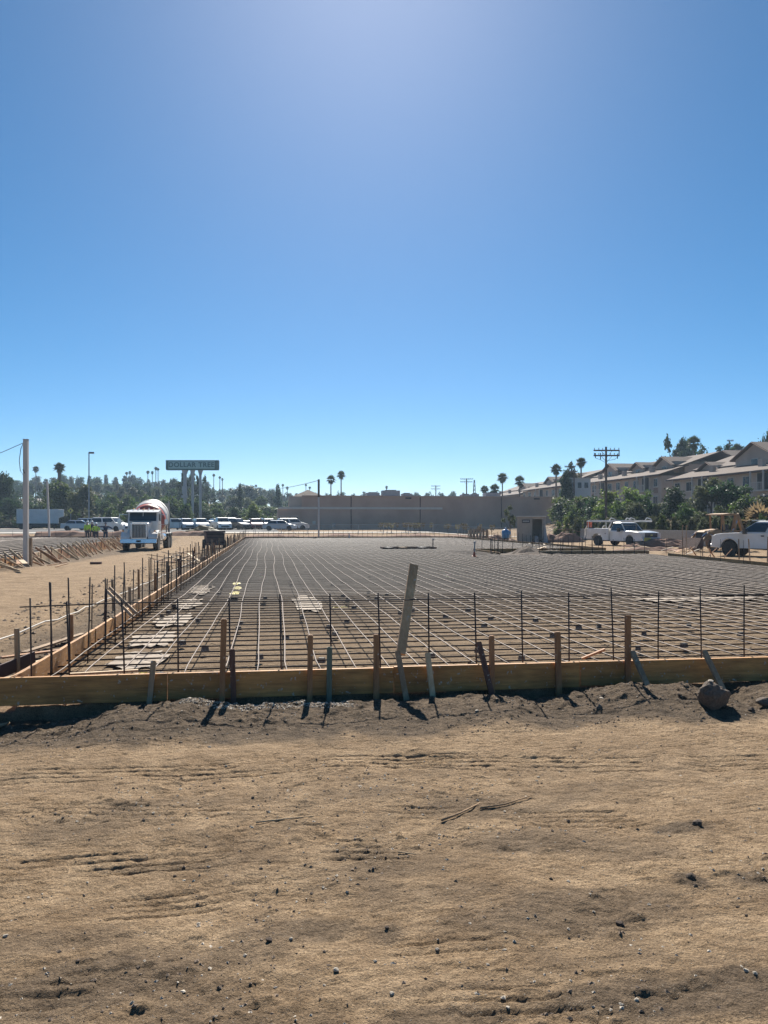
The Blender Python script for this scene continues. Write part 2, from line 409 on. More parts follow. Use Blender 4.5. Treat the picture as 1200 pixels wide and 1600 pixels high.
# ground material : dry compacted tan earth, dark loose spoil by attribute
def ground_material():
    m, t, b = principled('dry_earth')
    L = t.links
    tc = t.nodes.new('ShaderNodeTexCoord')
    at = t.nodes.new('ShaderNodeAttribute'); at.attribute_name = 'loose'
    def noise(scale, detail=6, rough=.6, sc=(1, 1, 1)):
        mp = t.nodes.new('ShaderNodeMapping'); mp.inputs['Scale'].default_value = sc
        L.new(tc.outputs['Object'], mp.inputs[0])
        n = t.nodes.new('ShaderNodeTexNoise'); n.inputs['Scale'].default_value = scale
        n.inputs['Detail'].default_value = detail; n.inputs['Roughness'].default_value = rough
        L.new(mp.outputs[0], n.inputs['Vector']); return n
    def ramp(src, a, ca, bb, cb):
        r = t.nodes.new('ShaderNodeValToRGB')
        r.color_ramp.elements[0].position = a; r.color_ramp.elements[1].position = bb
        r.color_ramp.elements[0].color = (*ca, 1); r.color_ramp.elements[1].color = (*cb, 1)
        L.new(src, r.inputs[0]); return r.outputs[0]
    def mix(f, a, bb, mode='MIX'):
        x = t.nodes.new('ShaderNodeMix'); x.data_type = 'RGBA'; x.blend_type = mode
        if isinstance(f, float): x.inputs[0].default_value = f
        else: L.new(f, x.inputs[0])
        L.new(a, x.inputs[6]); L.new(bb, x.inputs[7]); return x.outputs[2]
    tan = ramp(noise(1.7, 10, .72, (1, 1.25, 1)).outputs[0], .33, (.285, .195, .116), .66, (.495, .358, .226))
    streak = ramp(noise(9, 9, .75, (.8, 1.5, 1)).outputs[0], .36, (.56, .53, .49), .60, (1, 1, 1))
    fine = ramp(noise(95, 7, .8).outputs[0], .38, (.36, .34, .32), .60, (1.10, 1.10, 1.10))
    tan = mix(.75, tan, streak, 'MULTIPLY')
    dark = ramp(noise(7, 9, .75).outputs[0], .33, (.066, .048, .033), .68, (.220, .162, .110))
    col = mix(at.outputs['Fac'], tan, dark)
    ag = t.nodes.new('ShaderNodeAttribute'); ag.attribute_name = 'grey'
    grey = ramp(noise(5, 8, .7).outputs[0], .33, (.050, .047, .046), .68, (.120, .110, .103))
    col = mix(ag.outputs['Fac'], col, grey)
    col = mix(.8, col, fine, 'MULTIPLY')
    gr = t.nodes.new('ShaderNodeTexVoronoi'); gr.inputs['Scale'].default_value = 95
    L.new(tc.outputs['Object'], gr.inputs['Vector'])
    specks = ramp(gr.outputs['Distance'], .16, (1, 1, 1), .26, (0, 0, 0))
    sn = ramp(noise(5, 3).outputs[0], .44, (0, 0, 0), .66, (.85, .85, .85))
    sm = t.nodes.new('ShaderNodeMath'); sm.operation = 'MULTIPLY'
    L.new(specks, sm.inputs[0]); L.new(sn, sm.inputs[1])
    pale = ramp(gr.outputs['Color'], .2, (.13, .10, .08), .85, (.50, .43, .34))
    col = mix(sm.outputs[0], col, pale)
    L.new(col, b.inputs['Base Color'])
    b.inputs['Roughness'].default_value = .97
    b.inputs['Specular IOR Level'].default_value = .15
    bn = noise(48, 8, .72); bn2 = noise(11, 6, .65)
    ad = t.nodes.new('ShaderNodeMath'); ad.operation = 'MULTIPLY_ADD'; ad.inputs[1].default_value = 2.2
    L.new(bn2.outputs[0], ad.inputs[0]); L.new(bn.outputs[0], ad.inputs[2])
    am = t.nodes.new('ShaderNodeMath'); am.operation = 'MULTIPLY_ADD'; am.inputs[1].default_value = .5
    L.new(specks, am.inputs[0]); L.new(ad.outputs[0], am.inputs[2])
    bp = t.nodes.new('ShaderNodeBump'); bp.inputs['Strength'].default_value = 1.0; bp.inputs['Distance'].default_value = .018
    L.new(am.outputs[0], bp.inputs['Height']); L.new(bp.outputs[0], b.inputs['Normal'])
    return m
M['ground'] = ground_material()

# ---------------------------------------------------------------- mesh building
class MB:
    def __init__(s): s.v = []; s.f = []
    def add(s, vs, fs):
        o = len(s.v); s.v.extend([tuple(p) for p in vs]); s.f.extend([tuple(i + o for i in f) for f in fs]); return s
    def box(s, c, size, rot=None, taper=None):
        x, y, z = size[0] / 2, size[1] / 2, size[2] / 2
        P = [Vector((a * x, b * y, d * z)) for d in (-1, 1) for b in (-1, 1) for a in (-1, 1)]
        if taper:
            for i in range(4, 8): P[i].x *= taper[0]; P[i].y *= taper[1]
        if rot is not None:
            R = rot if isinstance(rot, Matrix) else Matrix.Rotation(rot, 3, 'Z')
            P = [R @ p for p in P]
        c = Vector(c)
        s.add([p + c for p in P], [(0, 2, 3, 1), (4, 5, 7, 6), (0, 1, 5, 4), (2, 6, 7, 3), (0, 4, 6, 2), (1, 3, 7, 5)])
        return s
    def beam(s, a, b, w, t, up=(0, 0, 1)):
        a = Vector(a); b = Vector(b); d = (b - a); L = d.length; d.normalize()
        u = Vector(up)
        if abs(d.dot(u)) > .98: u = Vector((0, 1, 0))
        x = d.cross(u).normalized(); y = x.cross(d).normalized()
        vs = []
        for p in (a, b):
            for sx, sy in ((-1, -1), (1, -1), (1, 1), (-1, 1)):
                vs.append(p + x * (sx * w / 2) + y * (sy * t / 2))
        s.add(vs, [(3, 2, 1, 0), (4, 5, 6, 7), (0, 1, 5, 4), (1, 2, 6, 5), (2, 3, 7, 6), (3, 0, 4, 7)])
        return s
    def tube(s, pts, r, n=6, caps=True):
        pts = [Vector(p) for p in pts]; k = len(pts)
        rs = r if isinstance(r, (list, tuple)) else [r] * k
        vs = []; fs = []
        for i, p in enumerate(pts):
            d = (pts[min(i + 1, k - 1)] - pts[max(i - 1, 0)]).normalized()
            u = Vector((0, 0, 1)) if abs(d.z) < .9 else Vector((0, 1, 0))
            x = d.cross(u).normalized(); y = x.cross(d)
            for j in range(n):
                a = 2 * math.pi * j / n
                vs.append(p + (x * math.cos(a) + y * math.sin(a)) * rs[i])
        for i in range(k - 1):
            for j in range(n):
                fs.append((i * n + j, i * n + (j + 1) % n, (i + 1) * n + (j + 1) % n, (i + 1) * n + j))
        if caps:
            fs.append(tuple(range(n - 1, -1, -1))); fs.append(tuple((k - 1) * n + j for j in range(n)))
        s.add(vs, fs); return s
    def lathe(s, prof, n=20, Mx=None):
        """profile of (x along axis, radius), axis = x"""
        vs = []; fs = []; k = len(prof)
        for (x, r) in prof:
            for j in range(n):
                a = 2 * math.pi * j / n
                p = Vector((x, r * math.cos(a), r * math.sin(a)))
                vs.append(Mx @ p if Mx else p)
        for i in range(k - 1):
            for j in range(n):
                fs.append((i * n + j, (i + 1) * n + j, (i + 1) * n + (j + 1) % n, i * n + (j + 1) % n))
        fs.append(tuple(range(n))); fs.append(tuple((k - 1) * n + j for j in range(n - 1, -1, -1)))
        s.add(vs, fs); return s
    def extr(s, prof, y0, y1, bev=0):
        """side profile (x,z) extruded along y, optional soft edge"""
        k = len(prof); cx = sum(p[0] for p in prof) / k; cz = sum(p[1] for p in prof) / k
        L = []
        ys = [y0, y0 + bev, y1 - bev, y1] if bev else [y0, y1]
        for i, y in enumerate(ys):
            f = 1.0
            sh = bev and i in (0, 3)
            for (x, z) in prof:
                if sh:
                    dx, dz = x - cx, z - cz; l = math.hypot(dx, dz) or 1
                    L.append((x - dx / l * bev * .7, y, z - dz / l * bev * .7))
                else: L.append((x, y, z))
        fs = []
        for i in range(len(ys) - 1):
            for j in range(k):
                fs.append((i * k + j, i * k + (j + 1) % k, (i + 1) * k + (j + 1) % k, (i + 1) * k + j))
        fs.append(tuple(range(k - 1, -1, -1))); fs.append(tuple((len(ys) - 1) * k + j for j in range(k)))
        s.add(L, fs); return s
    def quad(s, a, b, c, d): return s.add([a, b, c, d], [(0, 1, 2, 3)])
    def slab(s, quad, th):
        """a thin panel: quad of 4 points pushed th along its normal"""
        q = [Vector(p) for p in quad]; n = (q[1] - q[0]).cross(q[3] - q[0]).normalized() * th
        vs = q + [p + n for p in q]
        return s.add(vs, [(3, 2, 1, 0), (4, 5, 6, 7), (0, 1, 5, 4), (1, 2, 6, 5), (2, 3, 7, 6), (3, 0, 4, 7)])
    def mesh(s, name, material, smooth=False):
        me = bpy.data.meshes.new(name)
        me.from_pydata([tuple(p) for p in s.v], [], s.f)
        if material: me.materials.append(material)
        me.validate()
        import bmesh
        bm = bmesh.new(); bm.from_mesh(me)
        bmesh.ops.recalc_face_normals(bm, faces=bm.faces[:])
        bm.to_mesh(me); bm.free()
        if smooth:
            for p in me.polygons: p.use_smooth = True
        return me
    def build(s, name, material, parent=None, loc=None, smooth=False, rotz=0):
        o = bpy.data.objects.new(name, s.mesh(name, material, smooth))
        C.objects.link(o)
        if parent: o.parent = parent
        if loc: o.location = loc
        if rotz: o.rotation_euler.z = rotz
        return o

def thing(name, label, cat, loc=(0, 0, 0), rotz=0, group=None):
    o = bpy.data.objects.new(name, None); C.objects.link(o)
    o.empty_display_size = .2
    o.location = loc; o.rotation_euler = (0, 0, rotz)
    o['label'] = label; o['category'] = cat
    if group: o['group'] = group
    return o

def tag(o, label, cat, group=None):
    o['label'] = label; o['category'] = cat
    if group: o['group'] = group
    return o

def link(name, me, parent=None, loc=(0, 0, 0), rot=(0, 0, 0), sc=(1, 1, 1)):
    o = bpy.data.objects.new(name, me); C.objects.link(o)
    if parent: o.parent = parent
    o.location = loc; o.rotation_euler = rot; o.scale = sc
    return o

def dup(root, loc, rotz=0, label=None, group=None):
    r = root.copy(); C.objects.link(r); r.location = loc; r.rotation_euler = (0, 0, rotz)
    if label: r['label'] = label
    if group: r['group'] = group
    for ch in list(root.children):
        c = ch.copy(); C.objects.link(c); c.parent = r
        for g in list(ch.children):
            d = g.copy(); C.objects.link(d); d.parent = c
    return r

def structure(o):
    o['kind'] = 'structure'; return o
def stuff(o, label=None):
    o['kind'] = 'stuff'
    if label: o['label'] = label
    return o
# ================================================================= GROUND
def grow(start, step, end, rate, cap):
    out = []; x = start
    while x < end:
        step = min(step * rate, cap); x += step; out.append(x)
    return out
def build_ground():
    xs = list(np.arange(-2.9, 5.4, .0170))
    xr = grow(xs[-1], .017, 900, 1.035, 30); xl = [-(v) for v in grow(2.9, .015, 900, 1.035, 30)]
    # keep walls and banks crisp
    X = np.array(sorted(xl + xs + xr))
    ys = list(np.arange(2.1, 6.0, .0082)) + list(np.arange(6.0, 7.6, .0115))
    yf = grow(ys[-1], .0115, 900, 1.022, 25)
    yb = [2.1 - (v) for v in grow(0, .0115, 12, 1.08, 2)]
    Y = np.array(sorted(yb + ys + yf))
    gx, gy = np.meshgrid(X, Y)
    z = H(gx, gy)
    nx, ny = len(X), len(Y)
    co = np.stack([gx, gy, z], -1).reshape(-1, 3).astype(np.float32)
    me = bpy.data.meshes.new('ground')
    me.vertices.add(nx * ny); me.vertices.foreach_set('co', co.ravel())
    i = (np.arange(ny - 1)[:, None] * nx + np.arange(nx - 1)[None, :]).ravel()
    q = np.stack([i, i + 1, i + nx + 1, i + nx], -1).astype(np.int32)
    me.loops.add(q.size); me.loops.foreach_set('vertex_index', q.ravel())
    me.polygons.add(len(q)); me.polygons.foreach_set('loop_start', np.arange(0, q.size, 4, dtype=np.int32))
    me.polygons.foreach_set('loop_total', np.full(len(q), 4, dtype=np.int32))
    me.polygons.foreach_set('use_smooth', np.ones(len(q), dtype=bool))
    me.update(calc_edges=True)
    # where the loose dark spoil lies
    edge = 5.98 + .35 * fbm(gx * .9, gx * 0, 201, 3)
    lo = S(-.12, .22, gy - edge + .25 * fbm(gx * 3, gy * 3, 203, 3)) * (1 - S(7.15, 7.3, gy))
    lo = np.maximum(lo, .9 * dark_patches(gx, gy))
    lo = np.maximum(lo, .62 * S(.10, .62, fbm(gx * .7 + 4, gy * 1.6, 21, 4) + .25 * fbm(gx * 6, gy * 6, 207, 2)) * S(12, 8, gy))
    lo = np.maximum(lo, .65 * S(.0, .5, fbm(gx * 1.0 + 9, gy * 1.4, 223, 4)) * S(3.4, 2.6, gy))
    left = S(-4.0, -3.0, gx + .5 * fbm(gx * .3, gy * .5, 211, 3)) * (1 - S(-2.35, -2.25, gx)) * S(7, 8, gy) * (1 - S(72, 78, gy))
    lo = np.maximum(lo, .9 * left)
    lf = S(-60, -58, gx) * (1 - S(-9.6, -8.6, gx + .5 * fbm(gx * .3, gy * .5, 213, 3))) * S(20, 24, gy) * (1 - S(78, 84, gy))
    lo = np.maximum(lo, .8 * lf)
    ins = S(-2.3, -2.2, gx) * S(7.2, 7.3, gy) * (1 - S(18, 18.4, gx)) * (1 - S(75, 76, gy))
    lo = np.maximum(lo, ins * (.38 + .62 * S(9, 22, gy)))
    lo = np.maximum(lo, .75 * S(34, 36, gx))
    lo = np.maximum(lo, .7 * S(150, 170, gy))
    a = me.attributes.new('loose', 'FLOAT', 'POINT')
    a.data.foreach_set('value', lo.ravel().astype(np.float32))
    g = me.attributes.new('grey', 'FLOAT', 'POINT')
    g.data.foreach_set('value', (ins * .97 * S(9, 24, gy)).ravel().astype(np.float32))
    me.materials.append(M['ground'])
    o = bpy.data.objects.new('ground', me); C.objects.link(o); structure(o)
build_ground()

def sheet(name, quad_pts, z, material, nx=1, th=None):
    mb = MB(); mb.add([(x, y, z) for x, y in quad_pts], [tuple(range(len(quad_pts)))])
    return structure(mb.build(name, material))
def draped(name, x0, x1, y0, y1, dz, material, step=2.0):
    nx = max(2, int((x1 - x0) / step) + 1); ny = max(2, int((y1 - y0) / step) + 1)
    gx, gy = np.meshgrid(np.linspace(x0, x1, nx), np.linspace(y0, y1, ny))
    z = H(gx, gy, False) + dz
    mb = MB(); mb.add(list(zip(gx.ravel(), gy.ravel(), z.ravel())), [(j * nx + i, j * nx + i + 1, (j + 1) * nx + i + 1, (j + 1) * nx + i) for j in range(ny - 1) for i in range(nx - 1)])
    return structure(mb.build(name, material))
draped('parking_lot', -75, 1.2, 93, 140, .06, M['asphalt'])
draped('pavement', -75, 33, 88.5, 92, .07, M['concpave'])
draped('road', -75, -20, 140.3, 146, .08, M['concpave'])

# ================================================================= FORMWORK (front)
FY = 7.22                     # plane of the front board
def board(x0, y0, x1, y1, z0, z1, th=.038, sag=.006, name='board', m='wood_board', parent=None, top=None):
    """an upright board between two plan points, its length split so that it wanders a little"""
    L = math.hypot(x1 - x0, y1 - y0); n = max(2, int(L / .5))
    d = Vector((x1 - x0, y1 - y0, 0)).normalized(); nn = Vector((-d.y, d.x, 0))
    mb = MB(); vs = []; fs = []
    for i in range(n + 1):
        t = i / n; wob = sag * math.sin(t * 5.1 + x0 * 3 + y0); wz = sag * .5 * math.sin(t * 3.7 + y0 * 2)
        p = Vector((t * L, 0, 0))
        for (s, z) in ((-.5, z0), (.5, z0), (.5, z1), (-.5, z1)):
            vs.append((p.x, s * th + wob, z + wz))
    for i in range(n):
        a = i * 4; b = a + 4
        for j in range(4): fs.append((a + j, a + (j + 1) % 4, b + (j + 1) % 4, b + j))
    fs.append((3, 2, 1, 0)); fs.append((n * 4, n * 4 + 1, n * 4 + 2, n * 4 + 3))
    mb.add(vs, fs)
    o = mb.build(name, M[m], parent, (x0, y0, 0)); o.rotation_euler.z = math.atan2(y1 - y0, x1 - x0)
    return o

def PXX(px, Y=FY):
    a = math.atan((px - 600) / FPX) + YAW
    return math.tan(a) * Y
fw = thing('formwork', 'long brown timber edge form facing the viewer across the near end of the slab', 'formwork')
joints = [-6.0, -3.3, PXX(262), PXX(615), PXX(905), PXX(1290), 9.5, 13.0]
for i in range(len(joints) - 1):
    board(joints[i] + .003, FY, joints[i + 1] - .003, FY, .045 - .004 * (i % 2), .283 + .003 * (i % 2), parent=fw)
sp = MB().box((PXX(620), FY + .045, .215), (.42, .036, .10)); sp.build('splice_board', M['wood_red'], fw)

def zc(px, py, Y): # depth for point at world Y on column px
    a = math.atan((px - 600) / FPX) + YAW
    X = math.tan(a) * Y
    d = Y * CY + X * SY
    return X, ZP(py, d)

def stake(px0, py0, px1, py1, w, th, m, label, Y0=7.16, Y1=7.17, point=True, name='wooden_stake', cat='stake', group='stakes along the front form'):
    X0, Z0 = zc(px0, py0, Y0); X1, Z1 = zc(px1, py1, Y1)
    base = Vector((X0, Y0, Z0)); top = Vector((X1, Y1, Z1)); dr = (top - base).normalized()
    mb = MB(); b0 = Vector((0, 0, 0)) - dr * .12
    mb.beam(b0, top - base, w, th, up=(0, 1, 0))
    # chipped top: a small extra sliver
    mb.beam(top - base, top - base + dr * .006, w * .8, th * .8, up=(0, 1, 0))
    o = mb.build(name, M[m], None, tuple(base))
    tag(o, label, cat, group); return o
stake(234, 1092, 240, 1033, .046, .03, 'wood_grey', 'short grey wooden stake leaning right, first from the left on the front form')
stake(347, 1085, 350, 968, .052, .03, 'wood_orange', 'tall orange brown stake left of centre rising well above the front form', group='stakes along the front form')
stake(365, 1095, 363, 1015, .048, .03, 'wood_red', 'dark red stake standing close beside the tall orange stake')
stake(484, 1080, 485, 993, .048, .03, 'wood_orange', 'brown stake on the front form just beside the green tinted one')
stake(514, 1100, 515, 1012, .048, .03, 'wood_green', 'green tinted wooden stake with a flared top on the front form')
stake(588, 1078, 588, 992, .052, .03, 'wood_orange', 'reddish brown stake just before the short pale leaning stake at centre')
stake(633, 1082, 621, 1018, .05, .028, 'wood_grey', 'pale leaning stake directly under the tall leaning plank', Y0=7.08)
stake(675, 1079, 668, 1021, .05, .028, 'wood_pale', 'short pale stake leaning left beside the timber splice', Y0=7.08)
stake(770, 1090, 748, 1004, .048, .03, 'wood_red', 'dark stake leaning left, crossing in front of an upright brown stake', Y0=6.98, Y1=7.16)
stake(769, 1078, 768, 994, .048, .03, 'wood_orange', 'upright brown stake half hidden behind a leaning dark stake', Y0=7.185, Y1=7.185)
stake(873, 1070, 871, 988, .055, .03, 'wood_orange', 'brown stake on the front form between the leaning dark stake and the tallest right stake')
stake(981, 1062, 981, 962, .055, .03, 'wood_orange', 'tallest upright stake on the right part of the front form')
stake(1009, 1066, 988, 1018, .05, .028, 'wood_grey', 'grey diagonal kicker beside the tallest right stake', Y0=6.9, Y1=7.16, name='wooden_brace', cat='brace')
stake(1124, 1066, 1100, 1017, .05, .028, 'wood_grey', 'diagonal kicker at the far right of the front form, above the boulder', Y0=6.95, Y1=7.16, name='wooden_brace', cat='brace')
# tall leaning plank
Xa, Za = zc(626, 1022, 7.27); Xb, Zb = zc(646, 883, 7.74)
pl = MB().beam((0, 0, 0), (Xb - Xa, .45, Zb - Za), .088, .036, up=(0, 1, 0)).build('leaning_plank', M['plank'], None, (Xa, 7.27, Za))
tag(pl, 'tall tan plank leaning above the form at the centre, casting the longest shadow', 'plank')
# flat short plank lying on mat behind board
Xa, Za = zc(1 + 108, 1034, 7.75); 
Xb, Zb = zc(216, 1029, 7.85)
o = MB().beam((0, 0, 0), (Xb - Xa, .10, 0.0), .05, .02).build('loose_batten', M['wood_pale'], None, (Xa, 7.75, .20))
tag(o, 'pale batten lying on the rebar just behind the left end of the front form', 'batten')
Xa, Za = zc(912, 1028, 7.45); 
o = MB().beam((0, 0, 0), (.22, -.06, .10), .05, .02).build('loose_batten', M['wood_orange'], None, (Xa - .02, 7.45, .27))
tag(o, 'short reddish offcut tilted on the rebar behind the form', 'offcut')

# ================================================================= LEFT FORM
LX = -2.23
lf = thing('formwork', 'timber edge form running away along the haul road side of the slab', 'formwork', (0, 0, 0))
y = FY + .03; k = 0
while y < 74:
    L = [1.1, .9, 1.2, 1.3, 2.4][min(k, 4)] if k < 5 else rnd.choice([2.4, 3.0, 3.6])
    y2 = min(y + L, 74)
    board(LX + rnd.uniform(-.012, .012), y + .004, LX + rnd.uniform(-.012, .012), y2 - .004, .02, .28 + rnd.uniform(-.012, .012), parent=lf)
    y = y2; k += 1
# second inner form (far side), right form, notch forms
ff = thing('formwork', 'timber edge form closing the far end of the slab in front of the brown store', 'formwork')
x = LX
while x < 17.9:
    x2 = min(x + 3.6, 17.9); board(x + .004, 74.05, x2 - .004, 74.05, -.02, .28, parent=ff); x = x2
rf = thing('formwork', 'timber edge form on the white pickup side of the slab', 'formwork')
y = FY
while y < 32:
    y2 = min(y + 3.6, 34.5)
    xa = 15.0 + 2.9 * (y - FY) / 27.3; xb = 15.0 + 2.9 * (y2 - FY) / 27.3
    board(xa, y + .004, xb, y2 - .004, -.10, .28, parent=rf, m='wood_red' if rnd.random() < .3 else 'wood_board'); y = y2
y = 39.5
while y < 74:
    y2 = min(y + 3.6, 74.0); board(17.95, y + .004, 17.95, y2 - .004, -.05, .28, parent=rf); y = y2
nf = thing('formwork', 'reddish form boards of the notched recess before the white service truck', 'formwork')
for (a, b) in ((12.4, 15.2), (15.2, 17.9)):
    board(a + .004, 34.6, b - .004, 34.6, -.10, .285, parent=nf, m='wood_orange')
MB().box((15.15, 34.6, .30), (5.5, .09, .03)).build('cap_board', M['wood_pale'], nf)
board(10.6, 39.4, 17.9, 39.4, -.02, .27, parent=nf)
board(10.6, 34.7, 10.6, 39.4, -.02, .25, parent=nf)

# ================================================================= REBAR MAT
def wavy(x0, y0, x1, y1, z, seed, amp=.02, seg=.8, zamp=.006):
    L = math.hypot(x1 - x0, y1 - y0); n = max(2, int(L / seg)); r = random.Random(seed)
    ph = [r.uniform(0, 6.28) for _ in range(4)]
    pts = []
    dx, dy = (x1 - x0) / L, (y1 - y0) / L
    for i in range(n + 1):
        t = i / n; s = t * L
        o = amp * (math.sin(s * .35 + ph[0]) * 1.3 + .22 * math.sin(s * 1.3 + ph[1])) * min(1, s * 2 + .2)
        pts.append((x0 + dx * s - dy * o, y0 + dy * s + dx * o, z + zamp * math.sin(s * 2.1 + ph[2])))
    return pts
MZ = .165
matt = thing('rebar_mat', 'wide grid of rusty reinforcing bars laid over the main slab area', 'rebar mat')
def slab_right(y): return 15.0 + 2.9 * (y - FY) / 27.3 if y < 34.5 else 17.85
x = LX + .14; k = 0
while x < 17.8:
    y0 = FY + .06 if x < 14.8 else FY + (x - 14.9) / 2.9 * 27.3 + .2
    segs = [(y0, 73.8)]
    if 10.6 < x < 17.9: segs = [(y0, 34.4), (39.6, 73.8)]
    for (a, b) in segs:
        if b - a < 1: continue
        far = math.hypot(x, a)
        # nearest stretch finely segmented
        p = wavy(x, a, x + rnd.uniform(-.03, .03), b, MZ, k, amp=.016 + .02 * rnd.random(), seg=1.0)
        MB().tube(p, .0080, 5 if abs(x - 1) < 6 else 4).build('long_rebar', M['rebar'], matt, smooth=True)
    x += .332 + rnd.uniform(-.02, .02); k += 1
y = FY + .16
while y < 73.9:
    segs = [(LX + .06, slab_right(y) - .06)]
    if 34.5 < y < 39.5: segs = [(LX + .06, 10.5)]
    for (a, b) in segs:
        p = wavy(a, y, b, y + rnd.uniform(-.06, .06), MZ - .016, 1000 + k, amp=.016, seg=1.6, zamp=.003)
        MB().tube(p, .0095 if y < 20 else .012, 5 if y < 16 else 3).build('cross_rebar', M['rebar_dark'], matt, smooth=True)
    y += .372 + rnd.uniform(-.03, .03); k += 1

# concrete spacer blocks under the mat
blk = MB().box((0, 0, .028), (.08, .07, .056), taper=(.8, .8)).mesh('spacer_block', M['block'])
n = 0
for i in range(115):
    yy = 7.9 + 16 * (i / 115) ** 1.35 + rnd.uniform(-.2, .2)
    xx = LX + .14 + .332 * rnd.randrange(1, 46) + rnd.uniform(-.03, .03)
    if xx > slab_right(yy) - .3: continue
    o = link('spacer_block', blk, None, (xx, yy, gz(xx, yy) + .05), (0, 0, rnd.uniform(0, 3)), (1, 1, 1.0))
    tag(o, 'small dark concrete spacer block under the rebar grid', 'spacer block', 'concrete spacer blocks under the rebar grid')
    n += 1

# ================================================================= FRONT DOWELS
dw = thing('dowel_row', 'row of upright dark dowels tied to one horizontal bar behind the front form', 'rebar dowels')
DY = 7.40
dx = [-2.12, -1.79] + [-1.306 + .476 * i for i in range(0, 24)]
for i, X in enumerate(dx):
    lean = rnd.uniform(-.030, -.006); zt = .95 + rnd.uniform(-.02, .045)
    MB().tube([(X, DY, -.08), (X + lean * .5, DY, .45), (X + lean, DY + rnd.uniform(-.02, .02), zt)], .0078, 6).build('dowel', M['rebar_dark'], dw, smooth=True)
p = [(-2.22 + .9 * i, DY - .016, .905 + .006 * math.sin(i * 1.3) - .02 * (i == 0)) for i in range(0, 14)]
MB().tube(p, .0065, 6).build('tie_bar', M['rebar_dark'], dw, smooth=True)
MB().tube([(PXX(1117, DY), DY - .03, .895), (PXX(1250, DY), DY - .03, .905), (PXX(1400, DY), DY - .03, .90)], .009, 6).build('tie_bar', M['rebar_dark'], dw, smooth=True)
# cantilevered starter bar near the boards
MB().tube([(-2.1, FY + .10, .22), (4, FY + .11, .225), (12, FY + .1, .22)], .008, 5).build('edge_bar', M['rebar'], dw, smooth=True)

# upright dowels along left, far and right edges : single things that share one mesh
def dowel_mesh(h, r=.0085):
    return MB().tube([(0, 0, -.1), (.004, .003, h * .5), (-.004, .004, h)], r, 5).mesh('rebar_dowel', M['rebar_dark'], True)
DM = [dowel_mesh(1.0), dowel_mesh(.92), dowel_mesh(1.06), dowel_mesh(.72)]
DMF = [dowel_mesh(.85, .014), dowel_mesh(.75, .014), dowel_mesh(.92, .014)]
def dowel(x, y, me, label, group, lean=.02):
    o = link('rebar_dowel', me, None, (x, y, 0.0), (rnd.uniform(-lean, lean), rnd.uniform(-lean, lean), rnd.uniform(0, 6)))
    tag(o, label, 'rebar dowel', group)
y = 8.0
while y < 26:
    for q in range(2 if rnd.random() < .75 else 1):
        dowel(LX + .13 + rnd.uniform(-.02, .02), y + q * rnd.uniform(.05, .2), rnd.choice(DM[:3]), 'upright dark dowel inside the left edge form', 'dowels along the left edge form')
    y += rnd.uniform(.62, .95)
y = 26
while y < 73:
    dowel(LX + .13, y, rnd.choice(DMF), 'upright dowel along the left edge form farther back', 'dowels far along the left edge form'); y += rnd.uniform(1.0, 1.6)
for i in range(42):
    dowel(-1.9 + .47 * i, 73.8, rnd.choice(DMF), 'thin upright dowel on the far end of the slab', 'dowels on the far end of the slab')
y = 40
while y < 72:
    dowel(17.75, y, rnd.choice(DMF), 'upright dowel beyond the notched recess on the store side', 'dowels beyond the notched recess'); y += .85
for i in range(13):
    dowel(11.0 + i * .55, 39.2, rnd.choice(DMF), 'upright dowel at the rear of the notched recess', 'dowels round the notched recess')
for i in range(11):
    dowel(12.4 + i * .52, 34.45, rnd.choice(DMF), 'upright dowel beside the reddish recess boards', 'dowels beside the reddish recess boards')
for i in range(5):
    dowel(10.5 + rnd.uniform(-.1, .3), 34.8 + i * .35, rnd.choice(DMF), 'upright dowel at the inner corner of the recess', 'dowels at the recess corner')
for i in range(13):
    yy = 12 + i * 1.7
    dowel(slab_right(yy) - .1, yy, rnd.choice(DM[:3]), 'upright dowel along the pickup side form', 'dowels along the pickup side form')

# wooden form stakes outside the left form
def short_stake(x, y, h, m, label, group, lean=.05, w=.045, z=None):
    mb = MB().beam((0, 0, -.12), (0, 0, h), w, .03, up=(0, 1, 0))
    o = mb.build('wooden_stake', M[m], None, (x, y, gz(x, y) if z is None else z)); o.rotation_euler = (rnd.uniform(-lean, lean), rnd.uniform(-lean, lean), rnd.uniform(-.3, .3))
    tag(o, label, 'stake', group); return o
Xs, _ = zc(58, 1010, 8.6)
short_stake(LX - .42, 8.75, .58, 'wood_pale', 'pale stake just outside the near left corner of the form', 'stakes outside the left form')
y = 11.0
while y < 34:
    if rnd.random() < .5:
        short_stake(LX - rnd.uniform(.06, .7), y, rnd.uniform(.45, .72), rnd.choice(['wood_grey', 'wood_orange', 'wood_red']), 'rough stake beside the left edge form', 'stakes outside the left form')
    else:
        dowel(LX - rnd.uniform(.1, .6), y, rnd.choice(DM), 'steel pin driven outside the left edge form', 'steel pins outside the left form')
    y += rnd.uniform(.7, 1.3)
y = 34
while y < 70:
    for q in range(2):
        short_stake(LX - rnd.uniform(.05, 1.0), y, rnd.uniform(.4, .8), rnd.choice(['wood_grey', 'wood_orange', 'wood_red']), 'small far stake beside the left edge form', 'far stakes outside the left form')
    y += rnd.uniform(1.6, 3.0)
